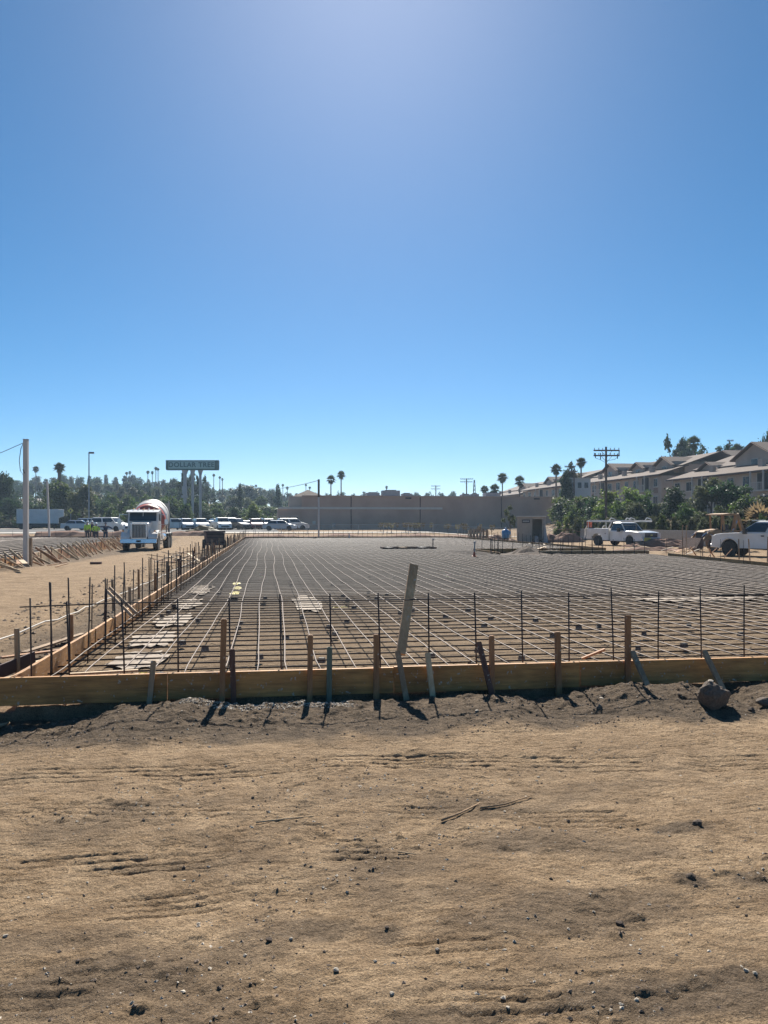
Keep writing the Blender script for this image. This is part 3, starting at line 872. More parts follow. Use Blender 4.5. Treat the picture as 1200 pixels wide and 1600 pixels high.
# crossed braces
for (a, b, lab) in (((165, 921), (206, 962), 'thin diagonal brace crossing over the left form, lower of the two'), ((171, 918), (213, 958), 'thin diagonal brace crossing over the left form, upper of the two')):
    Y0, Y1 = 12.6, 11.2
    X0, Z0 = zc(a[0], a[1], Y0); X1, Z1 = zc(b[0], b[1], Y1)
    o = MB().beam((0, 0, 0), (X1 - X0, Y1 - Y0, Z1 - Z0), .04, .02, up=(0, 1, 0)).build('diagonal_brace', M['wood_grey'], None, (X0, Y0, Z0))
    tag(o, lab, 'brace', 'crossed braces on the left form')
# dark buckled plywood at the near left corner
o = MB().beam((0, 0, 0), (.35, .8, .10), .02, .14).build('form_panel', M['boxbrown'], None, (-2.9, 8.2, .06)); tag(o, 'dark warped panel lying outside the near left corner of the form', 'panel')
for (x, y, l, a, m, lab) in ((-2.62, 9.4, 1.2, 1.1, 'wood_pale', 'pale offcut lying beside the near left form'), (-2.75, 10.0, .9, .5, 'wood_orange', 'orange offcut lying beside the near left form'), (-2.6, 8.9, .7, .9, 'wood_pale', 'short pale offcut nearest the left form corner'), (-2.9, 11.2, 1.5, 1.3, 'wood_grey', 'grey batten lying in the spoil beside the left form')):
    o = MB().beam((-l / 2 * math.cos(a), -l / 2 * math.sin(a), 0), (l / 2 * math.cos(a), l / 2 * math.sin(a), .03), .09, .02).build('loose_board', M[m], None, (x, y, gz(x, y) + .05)); tag(o, lab, 'board')
# curled plywood ends along the left form
# pale cord running beside the form
pts = []
for i in range(60):
    yy = 8.2 + i * .55; xx = -4.0 + .9 * (1 - math.exp(-i / 14)) + .03 * math.sin(i * .7)
    pts.append((xx, yy, gz(xx, yy) + .05))
o = MB().tube(pts, .012, 4).build('cord', M['cord'], smooth=True); tag(o, 'long pale cord stretched along the ground beside the left form', 'cord')

# dusty sheet in the left footing and pale patch
def ragged(name, cx, cy, rx, ry, label, seed, m='sheet', z=.02, rot=0):
    r = random.Random(seed); n = 26; vs = [(0, 0, .012)]; fs = []
    for ring in (.55, 1.0):
        for i in range(n):
            a = 2 * math.pi * i / n; q = ring * (r.uniform(.72, 1.1) if ring == 1 else r.uniform(.9, 1.0))
            vs.append((rx * q * math.copysign(abs(math.cos(a)) ** .7, math.cos(a)), ry * q * math.copysign(abs(math.sin(a)) ** .7, math.sin(a)), r.uniform(0, .02)))
    for i in range(n):
        j = (i + 1) % n; fs.append((0, 1 + i, 1 + j)); fs.append((1 + i, 1 + n + i, 1 + n + j, 1 + j))
    o = MB().add(vs, fs).build(name, M[m], None, (cx, cy, gz(cx, cy) + z), smooth=False, rotz=rot); tag(o, label, 'sheeting', 'dusty sheeting under the rebar'); return o
for i, (cx, cy, rx, ry) in enumerate(((-1.55, 8.2, .42, .55), (-1.5, 9.5, .40, .8), (-1.6, 11.2, .38, .9), (-1.55, 13.3, .36, 1.1), (-1.6, 15.9, .34, 1.3), (-1.6, 19.2, .32, 1.8))):
    ragged('plastic_sheet', cx, cy, rx * .85, ry * .8, ['pale dusty sheet under the rebar at the near left corner', 'pale sheet under the rebar, second along the left form', 'pale sheet under the rebar, third along the left form', 'pale sheet under the rebar, fourth along the left form', 'pale sheet under the rebar, fifth along the left form', 'farthest pale sheet under the rebar along the left form'][i], 40 + i)
ragged('plastic_sheet', .75, 15.6, .28, 1.6, 'pale narrow patch of sheet under the rebar left of centre', 60)
ragged('plastic_sheet', 9.0, 15.2, 1.5, .5, 'pale patch of sheet under the rebar at the right', 61)
for i, (cx, cy) in enumerate(((-.72, 17.0), (-.72, 18.2), (-.8, 19.6))):
    ragged('warning_tape', cx, cy, .10, .45, 'yellow tape strip under the rebar near the left form', 70 + i, 'yellow', .12)['group'] = 'yellow tape strips under the rebar'
ragged('warning_tape', 1.25, 13.6, .14, .05, 'small yellow tape scrap under the rebar at centre', 75, 'yellow', .14)
ragged('warning_tape', -1.28, 8.25, .05, .04, 'tiny yellow scrap on the sheet at the near left corner', 76, 'yellow', .08)

# ================================================================= ROCKS, CLODS, STICKS
def rock_mesh(name, m, seed, sub=2, rough=.28, sq=(1, 1, .75)):
    import bmesh
    bm = bmesh.new(); bmesh.ops.create_icosphere(bm, subdivisions=sub, radius=1)
    r = random.Random(seed); off = Vector((r.uniform(-9, 9), r.uniform(-9, 9), r.uniform(-9, 9)))
    from mathutils import noise
    planes = [(Vector((r.uniform(-1, 1), r.uniform(-1, 1), r.uniform(-.6, 1))).normalized(), r.uniform(.55, .85)) for _ in range(7)]
    for v in bm.verts:
        p = v.co.copy(); q = p * (1 + rough * noise.noise(p * 1.3 + off) + rough * .45 * noise.noise(p * 3.5 + off) + rough * .22 * noise.noise(p * 8 + off))
        for nn, dd in planes:
            t = q.dot(nn)
            if t > dd: q -= nn * (t - dd) * .85
        v.co = Vector((q.x * sq[0], q.y * sq[1], q.z * sq[2]))
    me = bpy.data.meshes.new(name); bm.to_mesh(me); bm.free(); me.materials.append(M[m])
    return me
def gp(px, py, z=0):
    d = (CAM_H - z) * FPX / (py - HOR); return W(px, d), d
# big boulder
(x, yy), d = gp(1114, 1112, .0)
bo = link('boulder', rock_mesh('boulder', 'rock', 5, 5, .24, (1, .8, .95)), None, (x, yy, gz(x, yy) + .06), (.1, 0, .4), (.172, .16, .15))
for p in bo.data.polygons: p.use_smooth = True
tag(bo, 'large brown boulder sitting on the dirt at the right in front of the form', 'boulder')
st = link('stone', rock_mesh('stone', 'palestone', 8, 2), None, (x - .02, yy + .0, gz(x, yy) + .215), (0, 0, 0), (.035, .03, .02)); tag(st, 'small flat stone resting on top of the large boulder', 'stone')
(x, yy), d = gp(1196, 1102)
o = link('stone_slab', rock_mesh('stone_slab', 'rock', 12, 3, .2), None, (x, yy, gz(x, yy) + .03), (.5, .1, .2), (.10, .07, .05)); tag(o, 'flat stone at the right edge beside the large boulder', 'stone')
stones = [  # px, py, size px, kind, label
 (421, 1470, 11, 'clod', 'biggest dark clod on the bare dirt, lower left of centre'),
 (383, 1491, 6, 'palestone', 'pale stone below left of the biggest dark clod'),
 (408, 1357, 6, 'clod', 'dark clod beside the tyre prints, left of centre'),
 (273, 1365, 5, 'clod', 'small dark clod on the tyre prints at the left'),
 (8, 1461, 8, 'palestone', 'round pale stone at the left edge of the dirt'),
 (525, 1519, 9, 'palestone', 'broken pale stone near the bottom centre of the dirt'),
 (310, 1436, 6, 'palestone', 'pale stone above the dark soil patch at the lower left'),
 (455, 1468, 5, 'palestone', 'small pale stone just beside the biggest dark clod'),
 (395, 1249, 5, 'clod', 'dark clod on the upper left part of the bare dirt'),
 (474, 1479, 4, 'clod', 'tiny dark clod two hands from the biggest dark clod'),
 (587, 1506, 5, 'palestone', 'flat white chip near the lower centre of the dirt'),
 (1153, 1412, 6, 'clod', 'dark clod at the right, upper of a close pair'),
 (1166, 1427, 5, 'clod', 'dark clod at the right, lower of a close pair'),
 (861, 1370, 6, 'clod', 'dark clod in the stony patch right of centre'),
 (1030 + 50, 1374, 13, 'clod', 'crumbled dark clod heap in the dirt at the right'),
 (968, 1437, 12, 'clod', 'broad dark clod right of centre on the lower dirt'),
 (1167, 1520, 9, 'palestone', 'pale stone near the lower right corner of the dirt'),
 (1180, 1529, 7, 'palestone', 'smaller pale stone beside another at the lower right corner'),
 (683, 1484, 6, 'palestone', 'small pale stone beside the short tyre print at lower centre'),
 (612, 1559, 7, 'palestone', 'pale stone near the bottom edge at the centre'),
 (794, 1579, 7, 'palestone', 'pale stone at the bottom edge right of centre'),
 (762, 1511, 6, 'palestone', 'pale stone on the lower dirt right of centre'),
 (995, 1566, 7, 'palestone', 'pale stone at the bottom edge towards the right'),
 (604, 1452, 7, 'clod', 'dark clod at the dead centre of the lower dirt'),
 (940, 1100, 7, 'palestone', 'pale flat stone on the spoil left of the large boulder'),
 (936, 1113, 12, 'rock', 'half buried brown stone on the spoil left of the large boulder'),
 (1173, 1114, 10, 'clod', 'dark clod on the spoil between boulder and right edge'),
 (1062, 1105, 6, 'clod', 'dark clod directly left of the large boulder'),
 (745, 1119, 6, 'palestone', 'yellowish crumbled stone on the spoil below the leaning stakes'),
 (618, 1095, 5, 'palestone', 'white chip on the spoil below the tall leaning plank'),
 (327, 1169, 5, 'palestone', 'white stone on the dirt below the left berm'),
 (1090, 1287, 14, 'clod', 'low heap of crumbled clods on the right middle of the dirt'),
]
vm = {k: [rock_mesh('stone', k, 100 + i, 2) for i in range(4)] for k in ('clod', 'palestone', 'rock')}
for i, (px, py, s, k, lab) in enumerate(stones):
    (x, yy), d = gp(px, py); r = s * d / FPX * .62
    o = link('earth_clod' if k == 'clod' else 'stone', vm[k][i % 4], None, (x, yy, gz(x, yy) + r * .3), (rnd.uniform(-.3, .3), rnd.uniform(-.3, .3), rnd.uniform(0, 6)), (r, r, r * .8))
    tag(o, lab, 'clod' if k == 'clod' else 'stone', None)
# loose gravel and crumbs: uncountable
def gravel(name, n, m, region, smin, smax, label, seed, dens=None):
    r = np.random.RandomState(seed)
    bv = np.array([(1, 0, 0), (-1, 0, 0), (0, 1, 0), (0, -1, 0), (0, 0, 1), (0, 0, -1)], float)
    bf = np.array([(0, 2, 4), (2, 1, 4), (1, 3, 4), (3, 0, 4), (2, 0, 5), (1, 2, 5), (3, 1, 5), (0, 3, 5)])
    xs = r.uniform(region[0], region[1], n * 3); ys = r.uniform(region[2] ** .5, region[3] ** .5, n * 3) ** 2
    if dens is not None:
        keep = r.rand(len(xs)) < dens(xs, ys); xs = xs[keep]; ys = ys[keep]
    xs = xs[:n]; ys = ys[:n]; n = len(xs)
    z = H(xs, ys)
    s = smin + (smax - smin) * r.rand(n) ** 4
    V = bv[None] * (1 + .45 * (r.rand(n, 6, 3) - .5)) * s[:, None, None] * np.array([1, .8, .5])
    V = V + .35 * s[:, None, None] * (r.rand(n, 6, 3) - .5)
    a = r.rand(n) * 6.28; ca, sa = np.cos(a), np.sin(a)
    Vx = V[..., 0] * ca[:, None] - V[..., 1] * sa[:, None]; Vy = V[..., 0] * sa[:, None] + V[..., 1] * ca[:, None]
    P = np.stack([Vx + xs[:, None], Vy + ys[:, None], V[..., 2] + (z + s * .08)[:, None]], -1).reshape(-1, 3)
    F = (bf[None] + (np.arange(n) * 6)[:, None, None]).reshape(-1, 3)
    me = bpy.data.meshes.new(name); me.from_pydata(P.tolist(), [], F.tolist()); me.materials.append(M[m])
    o = bpy.data.objects.new(name, me); C.objects.link(o); stuff(o, label); return o
pd = lambda x, y: .12 + .88 * S(.02, .5, fbm(x * .8 + 4, y * 1.5, 21, 4))
gravel('gravel', 180, 'clod', (-2.9, 5.2, 2.2, 7.0), .002, .011, 'dark crumbs of earth scattered over the bare dirt', 1, pd)
gravel('gravel', 6000, 'earthcrumb', (-2.9, 5.2, 2.2, 7.0), .0025, .013, 'brown crumbs of earth scattered over the bare dirt', 11, pd)
gravel('gravel', 4200, 'palestone', (-2.9, 5.2, 2.2, 7.0), .002, .012, 'pale grit scattered over the bare dirt', 2, pd)
gravel('gravel', 5000, 'earthcrumb', (-3.2, 6.0, 5.9, 7.15), .003, .018, 'brown crumbs on the spoil along the front form', 3)
gravel('gravel', 450, 'clod', (-3.2, 6.0, 6.0, 7.12), .004, .018, 'dark lumps on the spoil along the front form', 4)
gravel('gravel', 1800, 'palestone', (-.75, .75, 6.75, 7.1), .006, .018, 'pale crumbled concrete at the foot of the front form', 5)
gravel('gravel', 2600, 'earthcrumb', (-4.6, -2.4, 8, 40), .01, .06, 'dark lumps in the spoil outside the left form', 6)
gravel('gravel', 1500, 'rock', (-1.9, 12, 7.6, 16), .006, .02, 'crumbs of soil under the rebar grid', 7)
def stick(pts, r, lab, m='stick'):
    P = []
    for px, py in pts:
        (x, yy), d = gp(px, py); P.append((x, yy, gz(x, yy) + r + .004))
    o = MB().tube(P, [r * (1 - .5 * i / (len(P) - 1)) for i in range(len(P))], 5).build('stick', M[m], smooth=True); tag(o, lab, 'stick')
stick([(750, 1262), (790, 1254), (830, 1241)], .006, 'long thin stick, right part of the broken pair right of centre')
stick([(690, 1282), (718, 1270), (750, 1254)], .007, 'thick bent stick just left of a longer stick right of centre')
stick([(400, 1291), (450, 1284), (500, 1276)], .005, 'pale slender stick lying on the dirt left of centre', 'wood_pale')
stick([(622, 1333), (650, 1336)], .004, 'tiny pale twig at the middle of the dirt', 'wood_pale')
stick([(-8, 1124), (14, 1114)], .02, 'pale broken board end poking out at the left edge below the form', 'wood_pale')
# ================================================================= VEHICLES
def heading(px, d, a_deg):
    """0 = facing the camera, + turns the nose towards the right of the picture"""
    x, y = W(px, d)
    t = Vector((-x, -y)).normalized(); r = Vector((-t.y, t.x))   # right of picture, seen from camera
    a = math.radians(a_deg); f = t * math.cos(a) + r * math.sin(a)
    return math.atan2(f.y, f.x)

def wheel(parent, x, y, r, w, tyre='rubber', rim='rim', side=1, z=None):
    mb = MB(); Mx = Matrix.Translation((x, y, z if z is not None else r)) @ Matrix.Rotation(math.radians(90), 4, 'Z')
    k = w / 2
    mb.lathe([(-k, r * .6), (-k, r * .93), (-k * .7, r), (k * .7, r), (k, r * .93), (k, r * .6)], 22, Mx)
    o = mb.build('wheel', M[tyre], parent, smooth=False)
    mr = MB(); kk = k * .93
    mr.lathe([(-kk, r * .58), (-kk, r * .5), (-kk * .55, r * .44), (-kk * .4, r * .12), (-kk * .62, r * .10), (-kk * .62, .01)] if side < 0 else
             [(kk * .62, .01), (kk * .62, r * .10), (kk * .4, r * .12), (kk * .55, r * .44), (kk, r * .5), (kk, r * .62)], 16, Mx)
    mr.build('rim', M[rim], o)
    return o

def arch(cx, r, zb, n=9):
    return [(cx + r * math.cos(math.pi - math.pi * i / n), max(zb, zb + 0 + r * math.sin(math.pi * i / n) * 1.0)) for i in range(n + 1)]

def lower_body(prof_top, wheels, ra, zsill, x0, x1, w, mname, parent, bev=.06, name='body', zc_=None):
    """side silhouette with real wheel openings. prof_top goes from rear to front along the top"""
    pts = []
    zc0 = zc_ if zc_ is not None else zsill
    for cx in sorted(wheels):
        pts += [(cx - ra, zsill)] + [(cx - ra * math.cos(math.pi * i / 10), zc0 + ra * math.sin(math.pi * i / 10)) for i in range(1, 10)] + [(cx + ra, zsill)]
    prof = [(x0, zsill + .05)] + pts + [(x1, zsill + .05)] + prof_top[::-1]
    mb = MB().extr(prof, -w / 2, w / 2, bev)
    o = mb.build(name, M[mname], parent)
    # inner wheel wells so nobody sees through
    MB().box(((x0 + x1) / 2, 0, zsill + .25), (x1 - x0 - .5, w * .60, .45)).build('underbody', M['darkmetal'], parent)
    return o

def greenhouse(parent, xr, xf, xrr, xfr, zb, zt, wb, wt, mname, pillars=(), name='cab', frontglass=True, sidewin=True, rearglass=True):
    """tapered cabin. xr,xf at belt; xrr,xfr at roof"""
    A = [(xr, -wb / 2, zb), (xf, -wb / 2, zb), (xf, wb / 2, zb), (xr, wb / 2, zb)]
    B = [(xrr, -wt / 2, zt), (xfr, -wt / 2, zt), (xfr, wt / 2, zt), (xrr, wt / 2, zt)]
    k = .10; Cc = [(xrr + k * 1.5, -wt / 2 + k, zt + .05), (xfr - k * 1.8, -wt / 2 + k, zt + .05), (xfr - k * 1.8, wt / 2 - k, zt + .05), (xrr + k * 1.5, wt / 2 - k, zt + .05)]
    vs = A + B + Cc
    fs = [(3, 2, 1, 0), (8, 9, 10, 11)] + [(i, (i + 1) % 4, 4 + (i + 1) % 4, 4 + i) for i in range(4)] + [(4 + i, 4 + (i + 1) % 4, 8 + (i + 1) % 4, 8 + i) for i in range(4)]
    c = MB().add(vs, fs).build(name, M[mname], parent)
    def lerp(a, b, t): return tuple(a[i] + (b[i] - a[i]) * t for i in range(3))
    def pane(a, b, c_, d, i0, i1, j0, j1, nm, off):
        # a,b bottom ; d,c top
        P = []
        for (u, v) in ((i0, j0), (i1, j0), (i1, j1), (i0, j1)):
            lo = lerp(a, b, u); hi = lerp(d, c_, u); P.append(lerp(lo, hi, v))
        q = [Vector(p) for p in P]; n = (q[1] - q[0]).cross(q[3] - q[0]).normalized()
        if n.dot(Vector(off)) < 0: n = -n
        P2 = [p + n * .008 for p in q]
        if (P2[1] - P2[0]).cross(P2[3] - P2[0]).dot(n) < 0: P2 = P2[::-1]
        MB().slab(P2, .006).build(nm, M['glass'], parent)
    if frontglass: pane(A[1], A[2], B[2], B[1], .05, .95, .06, .93, 'windshield', (1, 0, 0))
    if rearglass: pane(A[0], A[3], B[3], B[0], .08, .92, .12, .88, 'rear_window', (-1, 0, 0))
    if sidewin:
        cuts = [0.0] + list(pillars) + [1.0]
        for i in range(len(cuts) - 1):
            u0, u1 = cuts[i] + .03, cuts[i + 1] - .03
            pane(A[0], A[1], B[1], B[0], u0, u1, .08, .88, 'side_window', (0, -1, 0))
            pane(A[3], A[2], B[2], B[3], u0, u1, .08, .88, 'side_window', (0, 1, 0))
    return c

CAR_SPECS = {
    'sedan': dict(L=4.7, w=1.8, h=1.42, hood=.92, belt=.95, wb=(.85, 3.65), r=.32, cab=(.55, 3.55, 1.05, 2.75), trunk=.98),
    'suv': dict(L=4.7, w=1.88, h=1.72, hood=1.08, belt=1.12, wb=(.85, 3.7), r=.37, cab=(.08, 3.55, .35, 2.95), trunk=1.10),
    'van': dict(L=5.0, w=1.95, h=1.85, hood=1.08, belt=1.12, wb=(.9, 3.95), r=.36, cab=(.06, 4.15, .25, 3.25), trunk=1.1),
    'pickup': dict(L=5.4, w=1.95, h=1.85, hood=1.15, belt=1.18, wb=(1.1, 4.45), r=.39, cab=(2.1, 4.15, 2.3, 3.55), trunk=1.15),
}
def make_car(kind, paint, px, d, ang, label, group='cars in the parking lot', z=None):
    s = CAR_SPECS[kind]; x, y = W(px, d)
    t = thing('parked_car' if kind != 'pickup' else 'parked_pickup', label, 'car' if kind != 'pickup' else 'pickup truck', (x, y, gzb(x, y) + .065 if z is None else z), heading(px, d, ang), group)
    L, w = s['L'], s['w']; o = -L / 2
    top = [(o + .02, .55), (o, s['trunk'] - .12), (o + .12, s['trunk']), (o + s['cab'][0] + .1, s['belt']), (o + s['cab'][1], s['belt']), (o + s['cab'][1] + .1, s['hood'] + .02), (o + L - .25, s['hood'] - .18), (o + L - .04, s['hood'] - .33), (o + L, .5)]
    lower_body(top, [o + a for a in s['wb']], s['r'] + .05, .26, o, o + L, w, paint, t, .07, zc_=.30)
    c = s['cab']
    greenhouse(t, o + c[0], o + c[1], o + c[2], o + c[3], s['belt'] - .01, s['h'] - .05, w - .12, w - .42, paint, pillars=(.5,), name='cabin')
    for a in s['wb']:
        for sd in (-1, 1): wheel(t, o + a, sd * (w / 2 - .11), s['r'], .22, side=sd)
    for sd in (-1, 1):
        MB().box((o + L - .05, sd * (w / 2 - .26), s['hood'] - .30), (.08, .34, .13)).build('headlight', M['lamp'], t)
        MB().box((o + .005, sd * (w / 2 - .18), s['trunk'] - .22), (.05, .26, .14)).build('tail_light', M['redpaint'], t)
        MB().box((o + c[1] - .25, sd * (w / 2 + .08), s['belt'] + .06), (.12, .16, .12)).build('mirror', M[paint], t)
    MB().box((o + L - .02, 0, .50), (.09, w * .62, .20)).build('grille', M['darkmetal'], t)
    return t

cars = [
 ('suv', 'whitepaint', 275, 101, 75, 'white car half hidden behind the mixer drum, farthest left of the row by the trees'),
 ('suv', 'silverpaint', 290, 100, 15, 'silver car between the mixer truck and the white suv facing the site'),
 ('suv', 'whitepaint', 313, 99, 10, 'white suv facing the site, parked right of the mixer truck'),
 ('sedan', 'silverpaint', 303, 106, 20, 'silver sedan behind the white suv nearest the mixer truck'),
 ('sedan', 'whitepaint', 327, 104, 60, 'white sedan right of the white suv by the mixer truck'),
 ('sedan', 'blackpaint', 333, 110, 90, 'black sedan seen behind the left white sedan'),
 ('suv', 'goldpaint', 340, 108, 15, 'beige suv behind the dark box, in front of the sign post trees'),
 ('pickup', 'whitepaint', 346, 99, 12, 'white pickup facing the site above the dark brown box'),
 ('van', 'whitepaint', 358, 107, 35, 'white van taller than its neighbours right of the white pickup'),
 ('suv', 'blackpaint', 368, 103, 50, 'black suv right of the tall white van'),
 ('sedan', 'whitepaint', 383, 108, 15, 'white car between the black suv and the dark red one'),
 ('suv', 'redpaint', 399, 108, 10, 'dark red suv facing the site before the store'),
 ('suv', 'whitepaint', 419, 112, 12, 'white suv behind the silver sedan that stands side on'),
 ('sedan', 'silverpaint', 438, 106, 84, 'silver blue sedan seen side on near the store corner'),
 ('pickup', 'bluepaint', 402, 121, 80, 'dark blue pickup standing far back under the trees'),
 ('suv', 'whitepaint', 457, 113, 100, 'white car at the store entrance beyond the silver sedan'),
 ('sedan', 'goldpaint', 377, 116, 95, 'beige sedan far back under the dark round tree'),
]
for c in cars:
    k_, p_, x_, d_, a_, l_ = c
    make_car(k_, p_, x_, d_ if x_ > 430 else 99 + (d_ - 99) * .7 + 17, a_, l_)
make_car('suv', 'whitepaint', 173, 92, 55, 'white suv with dark windows between the workers and the mixer truck', 'cars near the workers')
make_car('sedan', 'silverpaint', 124, 108, 80, 'silver car left of the workers beyond the second slab', 'cars near the workers')
make_car('suv', 'silverpaint', 147, 112, 75, 'grey car directly behind the workers', 'cars near the workers')

# ---------------------------------------------------------------- concrete mixer truck
def mixer():
    px, d = 232, 57.5; x, y = W(px, d)
    t = thing('mixer_truck', 'white concrete mixer truck with a red banded drum on the haul road', 'mixer truck', (x, y, gz(x, y) - .02), heading(px, d, -9))
    # x forward; front bumper at x=4.2
    MB().box((-.2, .42, .95), (8.0, .12, .28)).box((-.2, -.42, .95), (8.0, .12, .28)).build('chassis_frame', M['darkmetal'], t)
    MB().extr([(4.1, .52), (4.1, .86), (4.22, .84), (4.24, .58)], -1.22, 1.22, .05).build('bumper', M['chrome'], t)
    MB().box((4.245, 0, .70), (.02, .30, .14)).build('number_plate', M['plate'], t)
    # hood with sloped top
    hood = [(2.35, 1.05), (2.35, 2.08), (3.2, 2.03), (3.95, 1.93), (4.02, 1.85), (4.02, 1.0)]
    MB().extr(hood, -.62, .62, .08).build('hood', M['whitepaint'], t)
    g = MB().box((4.045, 0, 1.40), (.06, .92, .92)).build('grille', M['darkmetal'], t)
    for i in range(9): MB().box((4.085, -.40 + i * .10, 1.40), (.02, .018, .86)).build('grille_bar', M['chrome'], g)
    fr = MB().box((4.06, .50, 1.40), (.10, .07, 1.0)).box((4.06, -.50, 1.40), (.10, .07, 1.0)).box((4.06, 0, 1.93), (.10, 1.07, .07)).box((4.06, 0, .90), (.10, 1.07, .07)); fr.build('grille_surround', M['chrome'], t)
    for sd in (-1, 1):
        fen = [(2.1, .72), (2.15, 1.05), (2.4, 1.32), (2.95, 1.45), (3.5, 1.40), (3.9, 1.22), (4.08, .98), (4.08, .86), (3.75, .88), (3.6, 1.1), (3.25, 1.24), (2.85, 1.22), (2.55, 1.0), (2.45, .72)]
        a, b = (.60, 1.22) if sd > 0 else (-1.22, -.60)
        MB().extr(fen, a, b, .04).build('fender', M['whitepaint'], t)
        h = MB(); h.lathe([(-.12, .10), (.05, .14), (.08, .12), (.085, .0)], 14, Matrix.Translation((3.98, sd * .88, 1.40))); h.build('headlight', M['lamp'], t)
        MB().box((3.96, sd * 1.06, 1.40), (.1, .10, .12)).build('turn_lamp', M['amber'], t)
        wheel(t, 3.05, sd * 1.03, .52, .34, side=sd)
        for xx in (-2.0, -3.3):
            wheel(t, xx, sd * 1.02, .52, .40, side=sd, rim='drumwhite')
            MB().extr([(xx - .62, 1.0), (xx - .5, 1.16), (xx, 1.22), (xx + .5, 1.16), (xx + .62, 1.0), (xx + .56, .98), (xx, 1.17), (xx - .56, .98)], sd * 1.22 - .2, sd * 1.22 + .02).build('mudguard', M['darkmetal'], t)
        ft = MB(); ft.lathe([(-.55, .05), (-.55, .30), (.55, .30), (.55, .05)], 18, Matrix.Translation((.35, sd * .98, .92))); ft.build('fuel_tank', M['chrome'], t)
        MB().box((1.5, sd * 1.05, .75), (.7, .3, .06)).box((1.5, sd * 1.08, .48), (.7, .28, .06)).build('step', M['chrome'], t)
        # mirror on long arms
        mr = MB().beam((2.15, sd * 1.08, 2.55), (2.35, sd * 1.62, 2.55), .03, .03).beam((2.15, sd * 1.08, 1.85), (2.35, sd * 1.62, 1.85), .03, .03).beam((2.35, sd * 1.62, 1.8), (2.35, sd * 1.62, 2.62), .035, .035)
        mo = mr.build('mirror_bracket', M['chrome'], t)
        MB().box((2.38, sd * 1.62, 2.05), (.08, .26, .34)).build('mirror', M['chrome'], mo)
        MB().tube([(.92, sd * 1.0, 1.1), (.92, sd * 1.0, 2.9)], .07, 10).build('exhaust_stack', M['chrome'], t)
    # cab
    cabp = [(.95, 1.0), (.95, 2.82), (1.2, 2.92), (2.12, 2.88), (2.22, 2.78), (2.42, 2.05), (2.42, 1.0)]
    MB().extr(cabp, -1.05, 1.05, .07).build('cab', M['whitepaint'], t)
    # windshield leaning
    P = [(2.43, -.92, 2.10), (2.43, .92, 2.10), (2.235, .92, 2.74), (2.235, -.92, 2.74)]
    MB().slab([Vector(p) + Vector((.02, 0, 0)) for p in P], .015).build('windshield', M['glass'], t)
    MB().beam((2.39, 0, 2.10), (2.30, 0, 2.74), .04, .03).build('windshield_divider', M['whitepaint'], t)
    for sd in (-1, 1):
        MB().box((1.72, sd * 1.055, 2.36), (.72, .02, .55)).build('side_window', M['glass'], t)
        MB().box((1.68, sd * 1.06, 1.62), (.86, .02, .80)).build('door', M['whitepaint'], t)
    MB().extr([(2.15, 2.80), (2.62, 2.70), (2.62, 2.74), (2.15, 2.88)], -1.12, 1.12).build('sun_visor', M['whitepaint'], t)
    for i in range(5): 
        MB().lathe([(-.12, .01), (-.06, .05), (.06, .045), (.08, .0)], 8, Matrix.Translation((2.05, -.7 + .35 * i, 2.97))).build('roof_lamp', M['amber' if i % 2 == 0 else 'chrome'], t)
    # drum: axis rises toward the rear
    D = Matrix.Translation((-1.25, 0, 2.42)) @ Matrix.Rotation(math.radians(13), 4, 'Y')
    MB().lathe([(-2.75, .52), (-2.7, .62), (-1.6, .98), (-.9, 1.18), (0, 1.28), (.75, 1.26), (1.0, 1.22)], 36, D).build('drum', M['drumwhite'], t, smooth=True)
    MB().lathe([(1.0, 1.222), (1.25, 1.14), (1.55, .98), (1.75, .80)], 36, D).build('drum_front', M['drumred'], t, smooth=True)
    MB().lathe([(1.75, .80), (1.95, .55), (2.05, .3), (2.07, .02)], 36, D).build('drum_nose', M['drumwhite'], t, smooth=True)
    MB().lathe([(-.18, 1.275), (-.18, 1.30), (-.02, 1.30), (-.02, 1.285)], 36, D).build('drum_track', M['drumwhite'], t, smooth=True)
    MB().beam((.85, .45, 1.1), (.75, .3, 2.3), .12, .12).beam((.85, -.45, 1.1), (.75, -.3, 2.3), .12, .12).beam((.78, -.5, 2.1), (.78, .5, 2.1), .14, .12).build('front_pedestal', M['whitepaint'], t)
    r_ = MB()
    for sd in (-1, 1):
        r_.beam((-3.9, sd * .95, 1.0), (-3.75, sd * .85, 3.45), .10, .10); r_.beam((-2.8, sd * .9, 1.0), (-3.7, sd * .85, 2.6), .08, .08)
    r_.beam((-3.75, -.9, 3.45), (-3.75, .9, 3.45), .1, .1); r_.beam((-3.85, -.9, 2.2), (-3.85, .9, 2.2), .1, .1)
    r_.build('rear_frame', M['greymetal'], t)
    MB().add([(-4.1, -.45, 3.5), (-4.1, .45, 3.5), (-3.4, .45, 3.5), (-3.4, -.45, 3.5), (-4.0, -.22, 2.7), (-4.0, .22, 2.7), (-3.7, .22, 2.7), (-3.7, -.22, 2.7)], [(0, 1, 5, 4), (1, 2, 6, 5), (2, 3, 7, 6), (3, 0, 4, 7)]).build('hopper', M['drumwhite'], t)
    MB().extr([(-4.9, 1.5), (-4.0, 2.3), (-3.95, 2.2), (-4.85, 1.4)], .2, .75).build('chute', M['drumwhite'], t)
    MB().tube([(-4.0, .98, 1.2), (-4.0, .98, 3.6), (-3.4, .98, 3.6)], .04, 6).tube([(-3.6, .98, 1.2), (-3.6, .98, 3.55)], .03, 6).build('ladder', M['greymetal'], t)
    MB().lathe([(-.5, .02), (-.5, .28), (.5, .28), (.5, .02)], 16, Matrix.Translation((.55, .0, 1.75)) @ Matrix.Rotation(math.radians(90), 4, 'Z')).build('water_tank', M['chrome'], t)
mixer()

